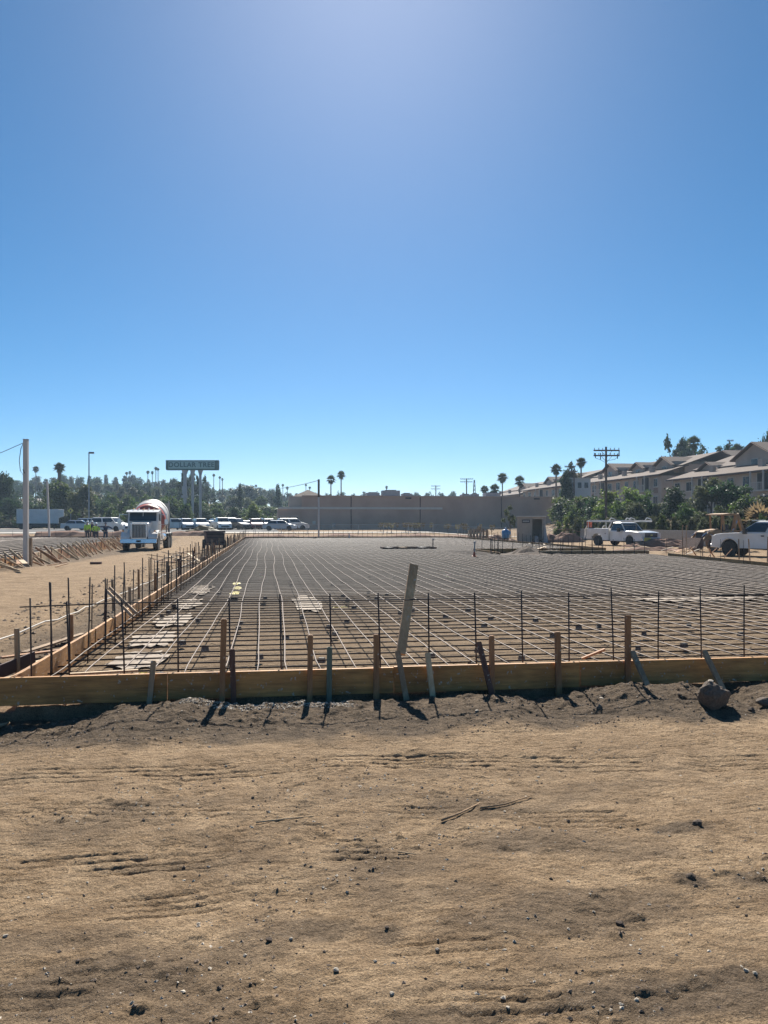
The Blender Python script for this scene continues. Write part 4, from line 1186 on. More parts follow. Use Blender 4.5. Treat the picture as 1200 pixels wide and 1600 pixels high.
# ---------------------------------------------------------------- service truck
def service_truck():
    px, d = 972, 63.0; x, y = W(px, d)
    t = thing('service_truck', 'white utility service truck with ladder rack and red cooler beside the low wall', 'service truck', (x, y, gz(x, y) - .03), heading(px, d, 43))
    o = -3.1; L = 6.3; w = 2.05
    top = [(o + 2.75, 1.02), (o + 2.78, 1.22), (o + 4.35, 1.24), (o + 5.0, 1.26), (o + 6.05, 1.14), (o + 6.22, 1.02), (o + 6.28, .6)]
    pts = [(o + 2.75, .42), (o + 4.5, .42)] + [(o + 5.0 - .5 * math.cos(math.pi * i / 10), .45 + .5 * math.sin(math.pi * i / 10)) for i in range(0, 11)] + [(o + 5.55, .42), (o + 6.28, .46)]
    MB().extr(pts + top[::-1], -w / 2, w / 2, .07).build('body', M['whitepaint'], t)
    greenhouse(t, o + 2.78, o + 4.45, o + 2.95, o + 3.85, 1.21, 1.88, w - .12, w - .45, 'whitepaint', pillars=(), name='cab_roof')
    MB().box((o + 4.9, 0, 1.275), (.5, .5, .04)).build('hood_scoop', M['blackpaint'], t)
    g = MB().box((o + 6.26, 0, .92), (.06, 1.25, .34)).build('grille', M['darkmetal'], t)
    for zz in (.86, .98): MB().box((o + 6.30, 0, zz), (.03, 1.3, .035)).build('grille_bar', M['chrome'], g)
    MB().box((o + 6.315, 0, .92), (.02, .22, .08)).build('badge', M['signyellow'], g)
    for sd in (-1, 1):
        MB().box((o + 6.22, sd * .82, .95), (.12, .32, .26)).build('headlight', M['lamp'], t)
        MB().box((o + 3.95, sd * (w / 2 + .14), 1.32), (.14, .22, .30)).build('mirror', M['blackpaint'], t)
        MB().box((o + 3.6, sd * (w / 2 + .004), .86), (1.1, .02, .62)).build('door', M['whitepaint'], t)
    MB().extr([(o + 6.2, .45), (o + 6.2, .70), (o + 6.42, .68), (o + 6.44, .50)], -1.0, 1.0, .04).build('bumper', M['chrome'], t)
    MB().box((o + 6.45, -.55, .60), (.03, .72, .26)).build('yellow_panel', M['signyellow'], t)
    MB().box((o + 6.45, .1, .50), (.03, .32, .16)).build('number_plate', M['whiteprint'], t)
    MB().box((o + 3.0, 0, .50), (5.6, 1.0, .25)).build('chassis_frame', M['darkmetal'], t)
    for sd in (-1, 1):
        # utility boxes with compartment doors
        bx_ = MB(); prof = [(o + .0, .55), (o + .0, 1.42), (o + 2.65, 1.42), (o + 2.65, .45), (o + 2.0, .45), (o + 1.85, .85), (o + 1.45, 1.02), (o + 1.0, .98), (o + .72, .75), (o + .65, .55)]
        a, b = (.62, 1.05) if sd > 0 else (-1.05, -.62)
        u = bx_.extr(prof, a, b, .02).build('tool_box', M['whitepaint'], t)
        for (xa, xb, za, zb_) in ((o + .08, o + .62, .62, 1.36), (o + .70, o + 1.95, 1.08, 1.36), (o + 2.05, o + 2.6, .52, 1.36)):
            dd = MB().box(((xa + xb) / 2, sd * 1.056, (za + zb_) / 2), (xb - xa, .018, zb_ - za)).build('box_door', M['whitepaint'], u)
        MB().box((o + 2.32, sd * 1.07, 1.0), (.12, .02, .05)).build('latch', M['darkmetal'], u)
        wheel(t, o + 1.3, sd * .90, .40, .38, side=sd); wheel(t, o + 5.0, sd * .92, .40, .27, side=sd)
        # rack
        r_ = MB().tube([(o + .15, sd * .98, 1.42), (o + .15, sd * .95, 2.0), (o + 5.4, sd * .95, 2.05)], .035, 6)
        r_.tube([(o + 2.6, sd * .98, 1.42), (o + 3.0, sd * .96, 2.03)], .05, 6)
        r_.box((o + 2.9, sd * .95, 2.00), (5.0, .05, .12))
        r_.build('ladder_rack', M['whitepaint'], t)
    for xx in (.2, 1.5, 2.9, 4.1, 5.3):
        MB().tube([(o + xx, -.95, 2.07), (o + xx, .95, 2.07)], .03, 6).build('rack_cross_bar', M['whitepaint'], t)
    for xx in (2.9, 5.1):
        for sd in (-1, 1): MB().tube([(o + xx - .35, sd * .85, 2.05), (o + xx - .15, sd * .85, 2.28), (o + xx + .3, sd * .85, 2.17), (o + xx + .35, sd * .85, 2.05)], .035, 6).build('rack_hoop', M['whitepaint'], t)
    MB().box((o + 1.3, 0, .85), (2.6, 1.25, .06)).build('bed_floor', M['greymetal'], t)
    MB().box((o + .02, 0, 1.05), (.05, 1.3, .45)).build('tailgate', M['whitepaint'], t)
    MB().tube([(o - .35, -.9, .55), (o - .35, -.9, 1.3), (o - .1, -.9, 1.62), (o + .1, -.9, 1.62)], .035, 6).build('rear_hoop', M['whitepaint'], t)
    MB().tube([(o - .35, .9, .55), (o - .35, .9, 1.3), (o - .1, .9, 1.62), (o + .1, .9, 1.62)], .035, 6).build('rear_hoop', M['whitepaint'], t)
    MB().box((o - .3, 0, .6), (.5, 1.9, .12)).build('rear_bumper', M['greymetal'], t)
    w0 = t.matrix_basis @ Vector((o + .05, -.75, 1.50))
    c = thing('drink_cooler', 'orange drink cooler with white lid on the rear corner of the service truck', 'cooler', (w0.x, w0.y, w0.z), 0)
    MB().lathe([(0, .19), (.42, .22), (.46, .22)], 16, Matrix.Rotation(math.radians(-90), 4, 'Y')).build('barrel', M['orange'], c)
    MB().lathe([(.465, .235), (.54, .23), (.56, .05)], 16, Matrix.Rotation(math.radians(-90), 4, 'Y')).build('lid', M['whitepaint'], c)
    MB().box((.0, -.23, .10), (.04, .06, .04)).build('tap', M['whitepaint'], c)
service_truck()

# ---------------------------------------------------------------- white crew pickup (right edge)
def pickup():
    px, d = 1206, 42.5; x, y = W(px, d)
    t = thing('pickup_truck', 'clean white pickup truck seen side on at the right edge', 'pickup truck', (x, y, gz(x, y) - .02), heading(px, d, -108))
    L = 5.85; o = -L / 2; w = 2.0
    top = [(o + .02, .75), (o, 1.22), (o + .06, 1.28), (o + 1.9, 1.30), (o + 4.15, 1.29), (o + 4.35, 1.29), (o + 5.25, 1.25), (o + 5.62, 1.19), (o + 5.80, 1.08), (o + 5.85, .66)]
    t.scale = (1, 1, 1.05); wx = (o + 1.15, o + 4.85)
    lower_body(top, wx, .50, .46, o, o + L, w, 'whitepaint', t, .07, zc_=.46)
    greenhouse(t, o + 1.85, o + 4.35, o + 2.05, o + 3.45, 1.275, 1.86, w - .10, w - .42, 'whitepaint', pillars=(.42,), name='cab_roof')
    for xx in wx:
        for sd in (-1, 1):
            wheel(t, xx, sd * .86, .41, .27, side=sd)
    for sd in (-1, 1):
        MB().box((o + 5.72, sd * .78, 1.0), (.2, .34, .26)).build('headlight', M['lamp'], t)
        MB().box((o + 3.95, sd * (w / 2 + .15), 1.36), (.16, .24, .28)).build('mirror', M['blackpaint'], t)
        for (xa, xb) in ((o + 2.95, o + 4.2), (o + 1.95, o + 2.9)):
            dd = MB().extr([(xa, .56), (xa, 1.25), (xb, 1.25), (xb, .56)], sd * (w / 2) - (0 if sd > 0 else .012), sd * (w / 2) + (.012 if sd > 0 else 0)).build('door', M['whitepaint'], t)
            MB().box((xa + .12, sd * (w / 2 + .03), 1.12), (.16, .03, .06)).build('handle', M['blackpaint'], dd)
        # flared arches
        for xx in wx:
            P = [(xx + .53 * math.cos(a), sd * (w / 2 + .005), .46 + .53 * math.sin(a)) for a in [math.pi * i / 12 for i in range(13)]]
            MB().tube(P, .035, 5).build('wheel_arch', M['whitepaint'], t)
    MB().extr([(o + 5.7, .48), (o + 5.72, .70), (o + 5.90, .68), (o + 5.90, .50)], -.97, .97, .05).build('bumper', M['chrome'], t)
    MB().box((o + 5.80, 0, .92), (.1, 1.15, .30)).build('grille', M['chrome'], t)
    MB().box((o + 3.6, 0, 1.93), (.5, .7, .05)).build('roof_lamp_bar', M['whitepaint'], t)
    MB().box((o - .05, 0, .58), (.2, 1.8, .18)).build('rear_bumper', M['chrome'], t)
pickup()

# ---------------------------------------------------------------- backhoe loader
def backhoe():
    px, d = 1119, 51.0; x, y = W(px, d)
    t = thing('backhoe_loader', 'dusty tan backhoe loader with canopy roof parked behind the white pickup', 'backhoe', (x, y, gz(x, y) - .03), heading(px, d, -40))
    t.scale = (.86, .86, .92)
    MB().extr([(-1.1, .75), (-1.1, 1.15), (.2, 1.2), (.2, .7)], -.42, .42, .05).build('chassis', M['cat'], t)
    MB().extr([(.15, .85), (.15, 1.62), (1.55, 1.50), (1.75, 1.40), (1.75, .85)], -.40, .40, .06).build('hood', M['cat'], t)
    MB().box((1.77, 0, 1.12), (.05, .66, .44)).build('grille', M['darkmetal'], t)
    for sd in (-1, 1):
        wheel(t, -.75, sd * .88, .72, .46, 'rubberdust', 'cat', sd)
        wheel(t, 1.25, sd * .80, .46, .30, 'rubberdust', 'cat', sd)
        MB().extr([(-1.5, 1.28), (-1.3, 1.52), (-.4, 1.55), (-.05, 1.40), (-.1, 1.34), (-.45, 1.48), (-1.25, 1.46), (-1.43, 1.24)], sd * .85 - .24, sd * .85 + .24).build('fender', M['cat'], t)
        # loader arms
        MB().beam((.1, sd * .58, 1.45), (1.5, sd * .58, 1.35), .10, .20).beam((1.5, sd * .58, 1.35), (2.45, sd * .58, .45), .10, .18).build('loader_arm', M['cat'], t)
        MB().tube([(.5, sd * .58, .9), (1.4, sd * .58, 1.25)], .05, 8).tube([(1.3, sd * .5, 1.5), (2.1, sd * .5, 1.1)], .045, 8).build('hydraulic_ram', M['chrome'], t)
        MB().beam((-.15, sd * .62, 1.5), (-.05, sd * .60, 2.60), .10, .10).beam((-1.35, sd * .62, 1.5), (-1.35, sd * .60, 2.60), .10, .10).build('canopy_post', M['cat'], t)
        MB().box((1.72, sd * .3, 1.3), (.06, .12, .1)).build('headlight', M['lamp'], t)
        MB().beam((-1.6, sd * .35, .8), (-1.9, sd * 1.05, .05), .12, .12).box((-1.9, sd * 1.08, .06), (.35, .3, .06)).build('stabiliser', M['cat'], t)
    MB().extr([(2.35, .30), (2.4, .95), (2.55, 1.0), (3.1, .28), (3.05, .18), (2.5, .18)], -.85, .85).build('bucket', M['wood_red'], t)
    MB().extr([(-1.6, 2.58), (-1.6, 2.66), (-.7, 2.74), (.25, 2.66), (.25, 2.58)], -.78, .78, .03).build('canopy', M['cat'], t)
    MB().box((-.75, 0, 1.35), (.5, .5, .12)).box((-1.0, 0, 1.65), (.12, .5, .55), Matrix.Rotation(-.15, 3, 'Y')).build('seat', M['darkmetal'], t)
    MB().tube([(-.2, 0, 1.5), (-.35, 0, 1.75)], .03, 6).build('steering_column', M['darkmetal'], t)
    MB().beam((-1.7, 0, .9), (-2.3, 0, 2.7), .22, .28).build('boom', M['cat'], t)
    MB().beam((-2.3, 0, 2.7), (-3.0, 0, 1.4), .20, .24).build('dipper', M['cat'], t)
    MB().extr([(-3.2, .85), (-3.25, 1.35), (-2.85, 1.45), (-2.65, 1.0), (-2.8, .75)], -.3, .3).build('rear_bucket', M['darkmetal'], t)
    MB().tube([(-1.7, .1, 1.4), (-2.2, .1, 2.2)], .05, 8).build('hydraulic_ram', M['chrome'], t)
backhoe()

# ---------------------------------------------------------------- grey box trailer, far left
def box_trailer():
    px, d = 62, 128; x, y = W(px, d); g = gzb(x, y)
    t = thing('box_trailer', 'plain grey white box trailer standing below the trees at the far left', 'trailer', (x, y, g), heading(px, d, 88))
    MB().extr([(-3.4, 1.0), (-3.4, 3.35), (2.9, 3.35), (2.9, 1.0)], -1.2, 1.2, .02).build('box', M['trailer'], t)
    MB().extr([(2.9, 1.9), (2.9, 3.33), (3.7, 3.30), (3.7, 2.2)], -1.15, 1.15, .05).build('nose', M['trailer'], t)
    for i in range(8): MB().box((-3.1 + i * .85, -1.215, 2.2), (.05, .02, 2.2)).build('rib', M['trailer'], t)
    for xx in (-2.6, -1.5):
        for sd in (-1, 1): wheel(t, xx, sd * 1.0, .5, .4, side=sd)
    MB().box((0, 0, .85), (6, .9, .2)).build('chassis', M['darkmetal'], t)
    MB().box((2.2, .8, .45), (.12, .12, .9)).box((2.2, -.8, .45), (.12, .12, .9)).build('landing_leg', M['darkmetal'], t)
    MB().box((0, -1.0, .75), (2.4, .1, .6)).build('side_skirt', M['darkmetal'], t)
box_trailer()

# ---------------------------------------------------------------- dark box on the haul road edge
def dark_box():
    px, d = 335, 50.5; x, y = W(px, d)
    t = thing('tool_trailer', 'small dark brown box trailer with ridged lid at the end of the haul road', 'trailer', (x, y, gz(x, y) - .02), heading(px, d, 8))
    MB().extr([(-.6, .22), (-.6, 1.02), (.6, 1.02), (.6, .22)], -.58, .58, .03).build('box', M['boxbrown'], t)
    MB().extr([(-.64, 1.03), (-.6, 1.16), (.6, 1.16), (.64, 1.03)], -.62, .62, .03).build('lid', M['boxbrown'], t)
    for z in (.42, .72, .94): MB().box((.615, 0, z), (.03, 1.12, .05)).build('rail', M['rebar_dark'], t)
    for sd in (-1, 1): wheel(t, -.1, sd * .66, .30, .16, side=sd)
    MB().beam((.6, 0, .3), (1.4, 0, .28), .06, .06).build('drawbar', M['boxbrown'], t)
dark_box()

# ================================================================= WORKERS
def skin_obj(name, joints, edges, m, parent=None, sub=1, root=0):
    me = bpy.data.meshes.new(name); me.from_pydata([j[0] for j in joints], edges, []); me.update()
    o = bpy.data.objects.new(name, me); C.objects.link(o)
    o.modifiers.new('s', 'SKIN'); 
    sv = me.skin_vertices[0].data
    for i, j in enumerate(joints):
        r = j[1]; sv[i].radius = (r, r) if not isinstance(r, tuple) else r
    sv[root].use_root = True
    sm = o.modifiers.new('d', 'SUBSURF'); sm.levels = sub; sm.render_levels = sub
    dg = bpy.context.evaluated_depsgraph_get()
    me2 = bpy.data.meshes.new_from_object(o.evaluated_get(dg))
    o.modifiers.clear(); o.data = me2; me2.materials.clear(); me2.materials.append(M[m])
    for p in me2.polygons: p.use_smooth = True
    if parent: o.parent = parent
    return o
def worker(px, d, ang, label, vest, trousers, pose='stand', helmet='helmet', h=1.76, ztop=None):
    x, y = W(px, d); t = thing('person', label, 'person', (x, y, gz(x, y) - .01), heading(px, d, ang), 'workers beyond the second slab')
    k = h / 1.76
    def P(a): return tuple(v * k for v in a)
    # x forward, y left
    if pose == 'point': la = [(0.02, .21, 1.42), (.10, .45, 1.33), (.22, .66, 1.12), (.26, .72, 1.06)]; ra = [(0, -.21, 1.42), (.04, -.50, 1.40), (.08, -.78, 1.42), (.08, -.88, 1.42)]
    elif pose == 'hips': la = [(0, .21, 1.42), (-.05, .38, 1.18), (.06, .22, 1.0), (.08, .18, .98)]; ra = [(0, -.21, 1.42), (-.05, -.38, 1.18), (.06, -.22, 1.0), (.08, -.18, .98)]
    else: la = [(0, .21, 1.42), (-.02, .27, 1.12), (.10, .25, .90), (.12, .25, .82)]; ra = [(0, -.21, 1.42), (-.02, -.27, 1.12), (.08, -.25, .90), (.10, -.25, .82)]
    J = [(P((0, 0, .95)), .13), (P((0, 0, 1.18)), .13), (P((0, 0, 1.40)), .135), (P((.01, 0, 1.52)), .055), (P((.02, 0, 1.62)), .085), (P((.03, 0, 1.71)), .08)]
    E = [(0, 1), (1, 2), (2, 3), (3, 4), (4, 5)]
    for arm in (la, ra):
        b = len(J); J += [(P(arm[0]), .06), (P(arm[1]), .047), (P(arm[2]), .036), (P(arm[3]), .036)]; E += [(2, b), (b, b + 1), (b + 1, b + 2), (b + 2, b + 3)]
    lg = []
    for sd, st in ((1, .06), (-1, -.05)):
        b = len(J); J += [(P((0, sd * .10, .88)), .10), (P((st * .6 + .02, sd * .12, .48)), .065), (P((st, sd * .13, .10)), .045), (P((st + .16, sd * .14, .05)), .04)]; E += [(0, b), (b, b + 1), (b + 1, b + 2), (b + 2, b + 3)]
    skin_obj('body', J, E, 'skin', t)
    # clothes as slightly larger shells
    Jv = [(P((0, 0, .90)), .165), (P((0, 0, 1.15)), .165), (P((0, 0, 1.38)), .165), (P((.0, 0, 1.47)), .09)]; Ev = [(0, 1), (1, 2), (2, 3)]
    for arm in (la, ra):
        b = len(Jv); Jv += [(P(arm[0]), .085), (P(arm[1]), .068), (P(arm[2]), .052)]; Ev += [(2, b), (b, b + 1), (b + 1, b + 2)]
    skin_obj('jacket', Jv, Ev, vest, t)
    Jt = [(P((0, 0, .93)), .15)]; Et = []
    for sd, st in ((1, .06), (-1, -.05)):
        b = len(Jt); Jt += [(P((0, sd * .10, .84)), .115), (P((st * .6 + .02, sd * .12, .48)), .088), (P((st, sd * .13, .10)), .07)]; Et += [(0, b), (b, b + 1), (b + 1, b + 2)]
        bo_ = MB().extr([(-.09, 0), (-.09, .12), (.02, .13), (.18, .07), (.19, 0)], -.05, .05, .015); bo_.build('boot', M['darkmetal'], t, (st * k + .0, sd * .135 * k, .0))
    skin_obj('trousers', Jt, Et, trousers, t)
    hm = MB(); R = Matrix.Translation(P((.03, 0, 1.70))) @ Matrix.Rotation(math.radians(-90), 4, 'Y')
    hm.lathe([(0, .17), (.02, .125), (.07, .115), (.11, .08), (.13, .01)], 14, R); hm.build('hard_hat' if helmet == 'helmet' else 'cap', M[helmet], t, smooth=True)
    return t
worker(136.5, 75, 160, 'worker in lime jacket, the leftmost of the group beyond the second slab', 'hivis', 'jeans', 'stand', h=1.85)
worker(143.5, 77.5, 30, 'worker in dark clothes standing between the two lime jackets', 'navy', 'jeans', 'stand')
worker(150, 74, 20, 'worker in lime vest standing hands on hips at the middle of the group', 'hivis', 'jeans', 'hips')
worker(165, 74.5, 10, 'worker in navy clothes with both arms held out, rightmost of the group', 'navy', 'navy', 'point', helmet='navy')

# ================================================================= POLES, SIGNS, WIRES
def pole(px, py0, py1, d, w, m, label, lean=0, name='timber_pole', square=True):
    x, y = W(px, d); z0 = gz(x, y); zt = ZP(py1, d)
    t = thing(name, label, 'pole', (x, y, z0))
    mb = MB()
    if square: mb.beam((0, 0, -.3), (lean, 0, zt - z0), w, w, up=(0, 1, 0))
    else: mb.tube([(0, 0, -.3), (lean, 0, zt - z0)], [w / 2, w * .42], 8)
    mb.build('post', M[m], t)
    return t, zt - z0
t, hh = pole(40.5, 885, 687, 30, .17, 'polewhite', 'whitewashed timber pole standing tall at the far left with a hanging cable')
MB().box((.17, .02, .45), (.10, .10, 1.35)).build('side_post', M['wood_grey'], t)
MB().box((0, 0, hh + .01), (.19, .19, .02)).build('cap', M['greymetal'], t)
cab = MB().tube([(-.06, 0, hh - .05), (-.20, .05, hh - .35), (-.26, .05, hh - .8), (-.22, .05, hh - 1.2), (-.10, .03, hh - 1.38), (-.02, -.1, hh - 1.3), (-.08, -.1, hh - 1.15)], .013, 5); cab.build('hanging_cable', M['wire'], t)
x0, y0 = W(40.5, 30); z0 = gz(x0, y0) + hh
pts = []
x1, y1 = W(-260, 34)
for i in range(12):
    u = i / 11; pts.append((x0 + (x1 - x0) * u, y0 + (y1 - y0) * u, z0 - .08 + (-3.4 * u) * .55 - 1.6 * u * (1 - u)))
tag(MB().tube(pts, .012, 4).build('overhead_wire', M['wire']), 'thin cable sagging off to the left from the tall pale pole', 'wire')
pole(77.5, 836, 752, 80, .17, 'polewhite', 'shorter pale timber pole in front of the grey box trailer', lean=-.25)
t, hh = pole(498, 838, 749, 78, .17, 'polewhite', 'slim timber pole standing before the corner of the brown store', square=True)
MB().box((0, 0, hh - .9), (.20, .20, 1.8)).build('dark_top', M['polewood'], t)  # upper stretch of the post in a darker tone
x0, y0 = W(498, 78); z0 = gz(x0, y0) + hh; x1, y1 = W(420, 150); z1 = ZP(763, 150)
pts = [(x0 + (x1 - x0) * u, y0 + (y1 - y0) * u, z0 - .1 + (z1 - z0) * u - 1.0 * u * (1 - u)) for u in [i / 11 for i in range(12)]]
tag(MB().tube(pts, .03, 4).build('overhead_wire', M['wire']), 'thin cable running left from the pole at the store corner', 'wire')
# tall lot lamp
x, y = W(139, 135); z = gzb(x, y)
t = thing('lot_lamp', 'tall parking lot lamp with one box head above the left trees', 'lamp', (x, y, z))
ht = ZP(707, 135) - z
MB().tube([(0, 0, 0), (0, 0, ht)], [.14, .09], 8).build('pole', M['greymetal'], t)
hd = MB().box((.42, 0, ht - .05), (.85, .45, .28)).build('lamp_head', M['darkmetal'], t)
MB().box((.48, 0, ht - .20), (.6, .36, .02)).build('lens', M['lamp'], hd)
# diamond road sign
x, y = W(110.5, 112); z = gzb(x, y)
t = thing('road_sign', 'small yellow diamond road sign on a post between trailer and workers', 'road sign', (x, y, z), -YAW)
zz = ZP(798, 112) - z
MB().beam((0, 0, 0), (0, 0, zz + .3), .07, .07, up=(0, 1, 0)).build('post', M['greymetal'], t)
MB().box((0, -.06, zz), (.62, .02, .62), Matrix.Rotation(math.radians(45), 3, 'Y')).build('diamond_panel', M['signyellow'], t)
MB().box((0, -.075, zz), (.14, .01, .26)).build('symbol', M['darkmetal'], t)

# store sign on three posts
def store_sign():
    d = 150; px = 301; x, y = W(px, d); g = gzb(x, y)
    t = thing('pole_sign', 'long pale green shop sign lettered DOLLAR TREE raised on three posts', 'sign', (x, y, g), -YAW)
    zc_ = ZP(727, d) - g; w = 82 * d / FPX; h = 15.5 * d / FPX
    MB().extr([(-w / 2 + .12, zc_ - h / 2), (-w / 2, zc_ - h / 2 + .25), (-w / 2, zc_ + h / 2), (w / 2, zc_ + h / 2), (w / 2, zc_ - h / 2 + .25), (w / 2 - .12, zc_ - h / 2)], -.5, .5, .04).build('cabinet', M['signframe'], t)
    face = MB().box((-.08, -.52, zc_ + .02), (w - 1.25, .05, h - .50)).build('face_panel', M['signface'], t)
    cu = bpy.data.curves.new('lettering', 'FONT'); cu.body = 'DOLLAR TREE'; cu.size = 1.28; cu.extrude = .03; cu.align_x = 'CENTER'; cu.align_y = 'CENTER'; cu.offset = .028; cu.space_character = 1.12
    to = bpy.data.objects.new('lettering_source', cu); C.objects.link(to); bpy.context.view_layer.update()
    me = bpy.data.meshes.new_from_object(to.evaluated_get(bpy.context.evaluated_depsgraph_get())); bpy.data.objects.remove(to)
    me.materials.clear(); me.materials.append(M['signtext'])
    lo = bpy.data.objects.new('lettering', me); C.objects.link(lo); lo.parent = face; lo.location = (-.1, -.58, zc_ + .02); lo.rotation_euler = (math.radians(90), 0, 0)
    for i, (ppx, w0) in enumerate(((289, .55), (301, .42), (313, .42))):
        xx = (ppx - px) * d / FPX
        p = MB().box((xx, .0, (zc_ - h / 2) / 2), (w0, w0, zc_ - h / 2)).build('post', M['polepaint'], t)
        MB().extr([(xx - w0 / 2, zc_ - h / 2 - .9), (xx - w0 * 1.1, zc_ - h / 2 - .01), (xx + w0 * 1.1, zc_ - h / 2 - .01), (xx + w0 / 2, zc_ - h / 2 - .9)], -.24, .24).build('bracket', M['polepaint'], p)
    xx = (289 - px) * d / FPX
    MB().box((xx, -.38, ZP(766, d) - g), (.95, .16, 1.5)).build('small_panel', M['polepaint'], t)
    MB().box((xx, -.40, ZP(776, d) - g), (1.15, .18, .5)).build('small_panel', M['polepaint'], t)
    MB().tube([((301 - px) * d / FPX, 0, ZP(776, d) - g), ((308 - px) * d / FPX, 0, ZP(773, d) - g), ((313 - px) * d / FPX, 0, ZP(776, d) - g)], .06, 6).build('strut', M['whiteprint'], t)
store_sign()

def utility_pole(px, pytop, d, arms, label, m='polewood', w=.30, braces=True, extras=False):
    x, y = W(px, d); g = gzb(x, y); t = thing('utility_pole', label, 'utility pole', (x, y, g), -YAW)
    H_ = ZP(pytop, d) - g
    MB().tube([(0, 0, -.3), (0, 0, H_)], [w / 2, w * .36], 8).build('pole', M[m], t)
    for (py, half0, half1) in arms:
        z = ZP(py, d) - g; a = -half0 * d / FPX; b = half1 * d / FPX
        ar = MB().box(((a + b) / 2, -.14, z), (b - a, .12, .15)).build('crossarm', M[m], t)
        for u in (.03, .20, .35, .65, .8, .97):
            xx = a + (b - a) * u
            MB().lathe([(0, .02), (.08, .05), (.16, .05), (.22, .02)], 6, Matrix.Translation((xx, -.14, z + .07)) @ Matrix.Rotation(math.radians(-90), 4, 'Y')).build('insulator', M['greymetal'], ar)
        if braces:
            MB().beam((a * .45, -.20, z), (0, -.20, z - .75), .04, .03).beam((b * .45, -.20, z), (0, -.20, z - .75), .04, .03).build('brace', M[m], t)
    if extras:
        for (pxx, py0, py1) in extras:
            xx = (pxx - px) * d / FPX; MB().tube([(xx, -.2, ZP(py0, d) - g), (xx, -.2, ZP(py1, d) - g)], .05, 6).build('hanging_insulator', M['darkmetal'], t)
        MB().tube([((930 - px) * d / FPX, -.2, ZP(716, d) - g), ((938 - px) * d / FPX, -.25, ZP(719, d) - g), (-.1, -.1, ZP(723, d) - g), (.1, .0, ZP(729, d) - g)], .02, 4).tube([(0, -.2, ZP(720, d) - g), ((960 - px) * d / FPX, -.2, ZP(718, d) - g), ((965 - px) * d / FPX, -.2, ZP(713, d) - g)], .02, 4).build('jumper_wire', M['wire'], t)
    return t
utility_pole(947, 698, 84, [(704, 20, 20.5), (712, 20, 20.5)], 'tall utility pole with double crossarms rising behind the service truck', extras=[(929.5, 708, 716), (937.5, 708, 718), (964, 709, 717), (966.5, 703, 712)])
utility_pole(897, 728, 120, [(729.5, 15, 2), (737, 8, 5)], 'thin utility pole standing among trees beside the brown store corner', w=.28, braces=False)
t = utility_pole(729, 747.5, 210, [(748.5, 10, 10), (753, 10, 9)], 'utility pole with double crossarms and transformer above the store roof', w=.4)
MB().tube([(0, 0, 0), (0, 0, 0.01)], .01, 4)
utility_pole(681, 758.5, 260, [(759.5, 7.5, 7), (764, 7.5, 7)], 'far small utility pole with two crossarms above the middle of the store roof', w=.42)
utility_pole(1139.5, 688, 150, [(689, 4, 6), (696, 3, 5)], 'small utility pole rising behind the apartment roofs', w=.3, braces=False)
x, y = W(741, 205)
tg = thing('lattice_mast', 'slim grey lattice mast beside the utility pole above the store roof', 'mast', (x, y, gzb(x, y)))
hm_ = ZP(750, 205) - gzb(x, y)
mb = MB()
for a in range(3):
    an = a * 2.09; mb.beam((1.0 * math.cos(an), 1.0 * math.sin(an), 0), (.12 * math.cos(an), .12 * math.sin(an), hm_), .12, .12)
mb.build('legs', M['greymetal'], tg)
mb = MB()
for i in range(10):
    u = i / 10; r = 1.0 * (1 - u) + .12 * u; z = hm_ * u; r2 = 1.0 * (.9 - u) + .12 * (u + .1); z2 = hm_ * (u + .1)
    for a in range(3):
        a0, a1 = a * 2.09, (a + 1) * 2.09; mb.beam((r * math.cos(a0), r * math.sin(a0), z), (r2 * math.cos(a1), r2 * math.sin(a1), z2), .07, .07)
mb.build('lattice', M['greymetal'], tg)

# chainlink fence in front of the store
def fence(x0, y0, x1, y1, h, label, gap=3.0, zf=None):
    L = math.hypot(x1 - x0, y1 - y0); n = max(1, round(L / gap)); ang = math.atan2(y1 - y0, x1 - x0)
    zs = [gzb(x0 + (x1 - x0) * i / n, y0 + (y1 - y0) * i / n) for i in range(n + 1)]
    z0 = zs[0]
    t = thing('chainlink_fence', label, 'fence', (x0, y0, z0), ang)
    for i in range(n + 1):
        MB().tube([(L * i / n, 0, zs[i] - z0), (L * i / n, 0, zs[i] - z0 + h + .06)], .032, 6).build('post', M['fencewire'], t)
    for i in range(n): 
        MB().tube([(L * i / n, 0, zs[i] - z0 + h), (L * (i + 1) / n, 0, zs[i + 1] - z0 + h)], .028, 5).build('top_rail', M['fencewire'], t)
    mb = MB(); s = .22; k = int(L / s)
    for i in range(k):
        u = i * s; j = min(int(u / L * n), n - 1); zz = zs[j] - z0
        mb.beam((u, .012, zz + .03), (min(u + h, L), .012, zz + h), .007, .004, up=(0, 1, 0)); mb.beam((min(u + h, L), -.012, zz + .03), (u, -.012, zz + h), .007, .004, up=(0, 1, 0))
    o = mb.build('wire_mesh', M['fencewire'], t); o['kind'] = 'stuff'
fence(-1.5, 87.0, 33, 87.0, 1.08, 'chainlink fence with pale top rail running in front of the brown store')
fence(32.9, 44, 32.9, 86, 1.1, 'chainlink fence standing on the low wall behind the service truck')
# low concrete wall
wl = MB().box((32.6, 62, .32), (.25, 46, 1.35)).build('retaining_wall', M['concrete']); tag(wl, 'low pale concrete wall behind the service truck and backhoe', 'wall')
wl2 = MB().box((17, 92.4, .75), (46, .22, .5)); 

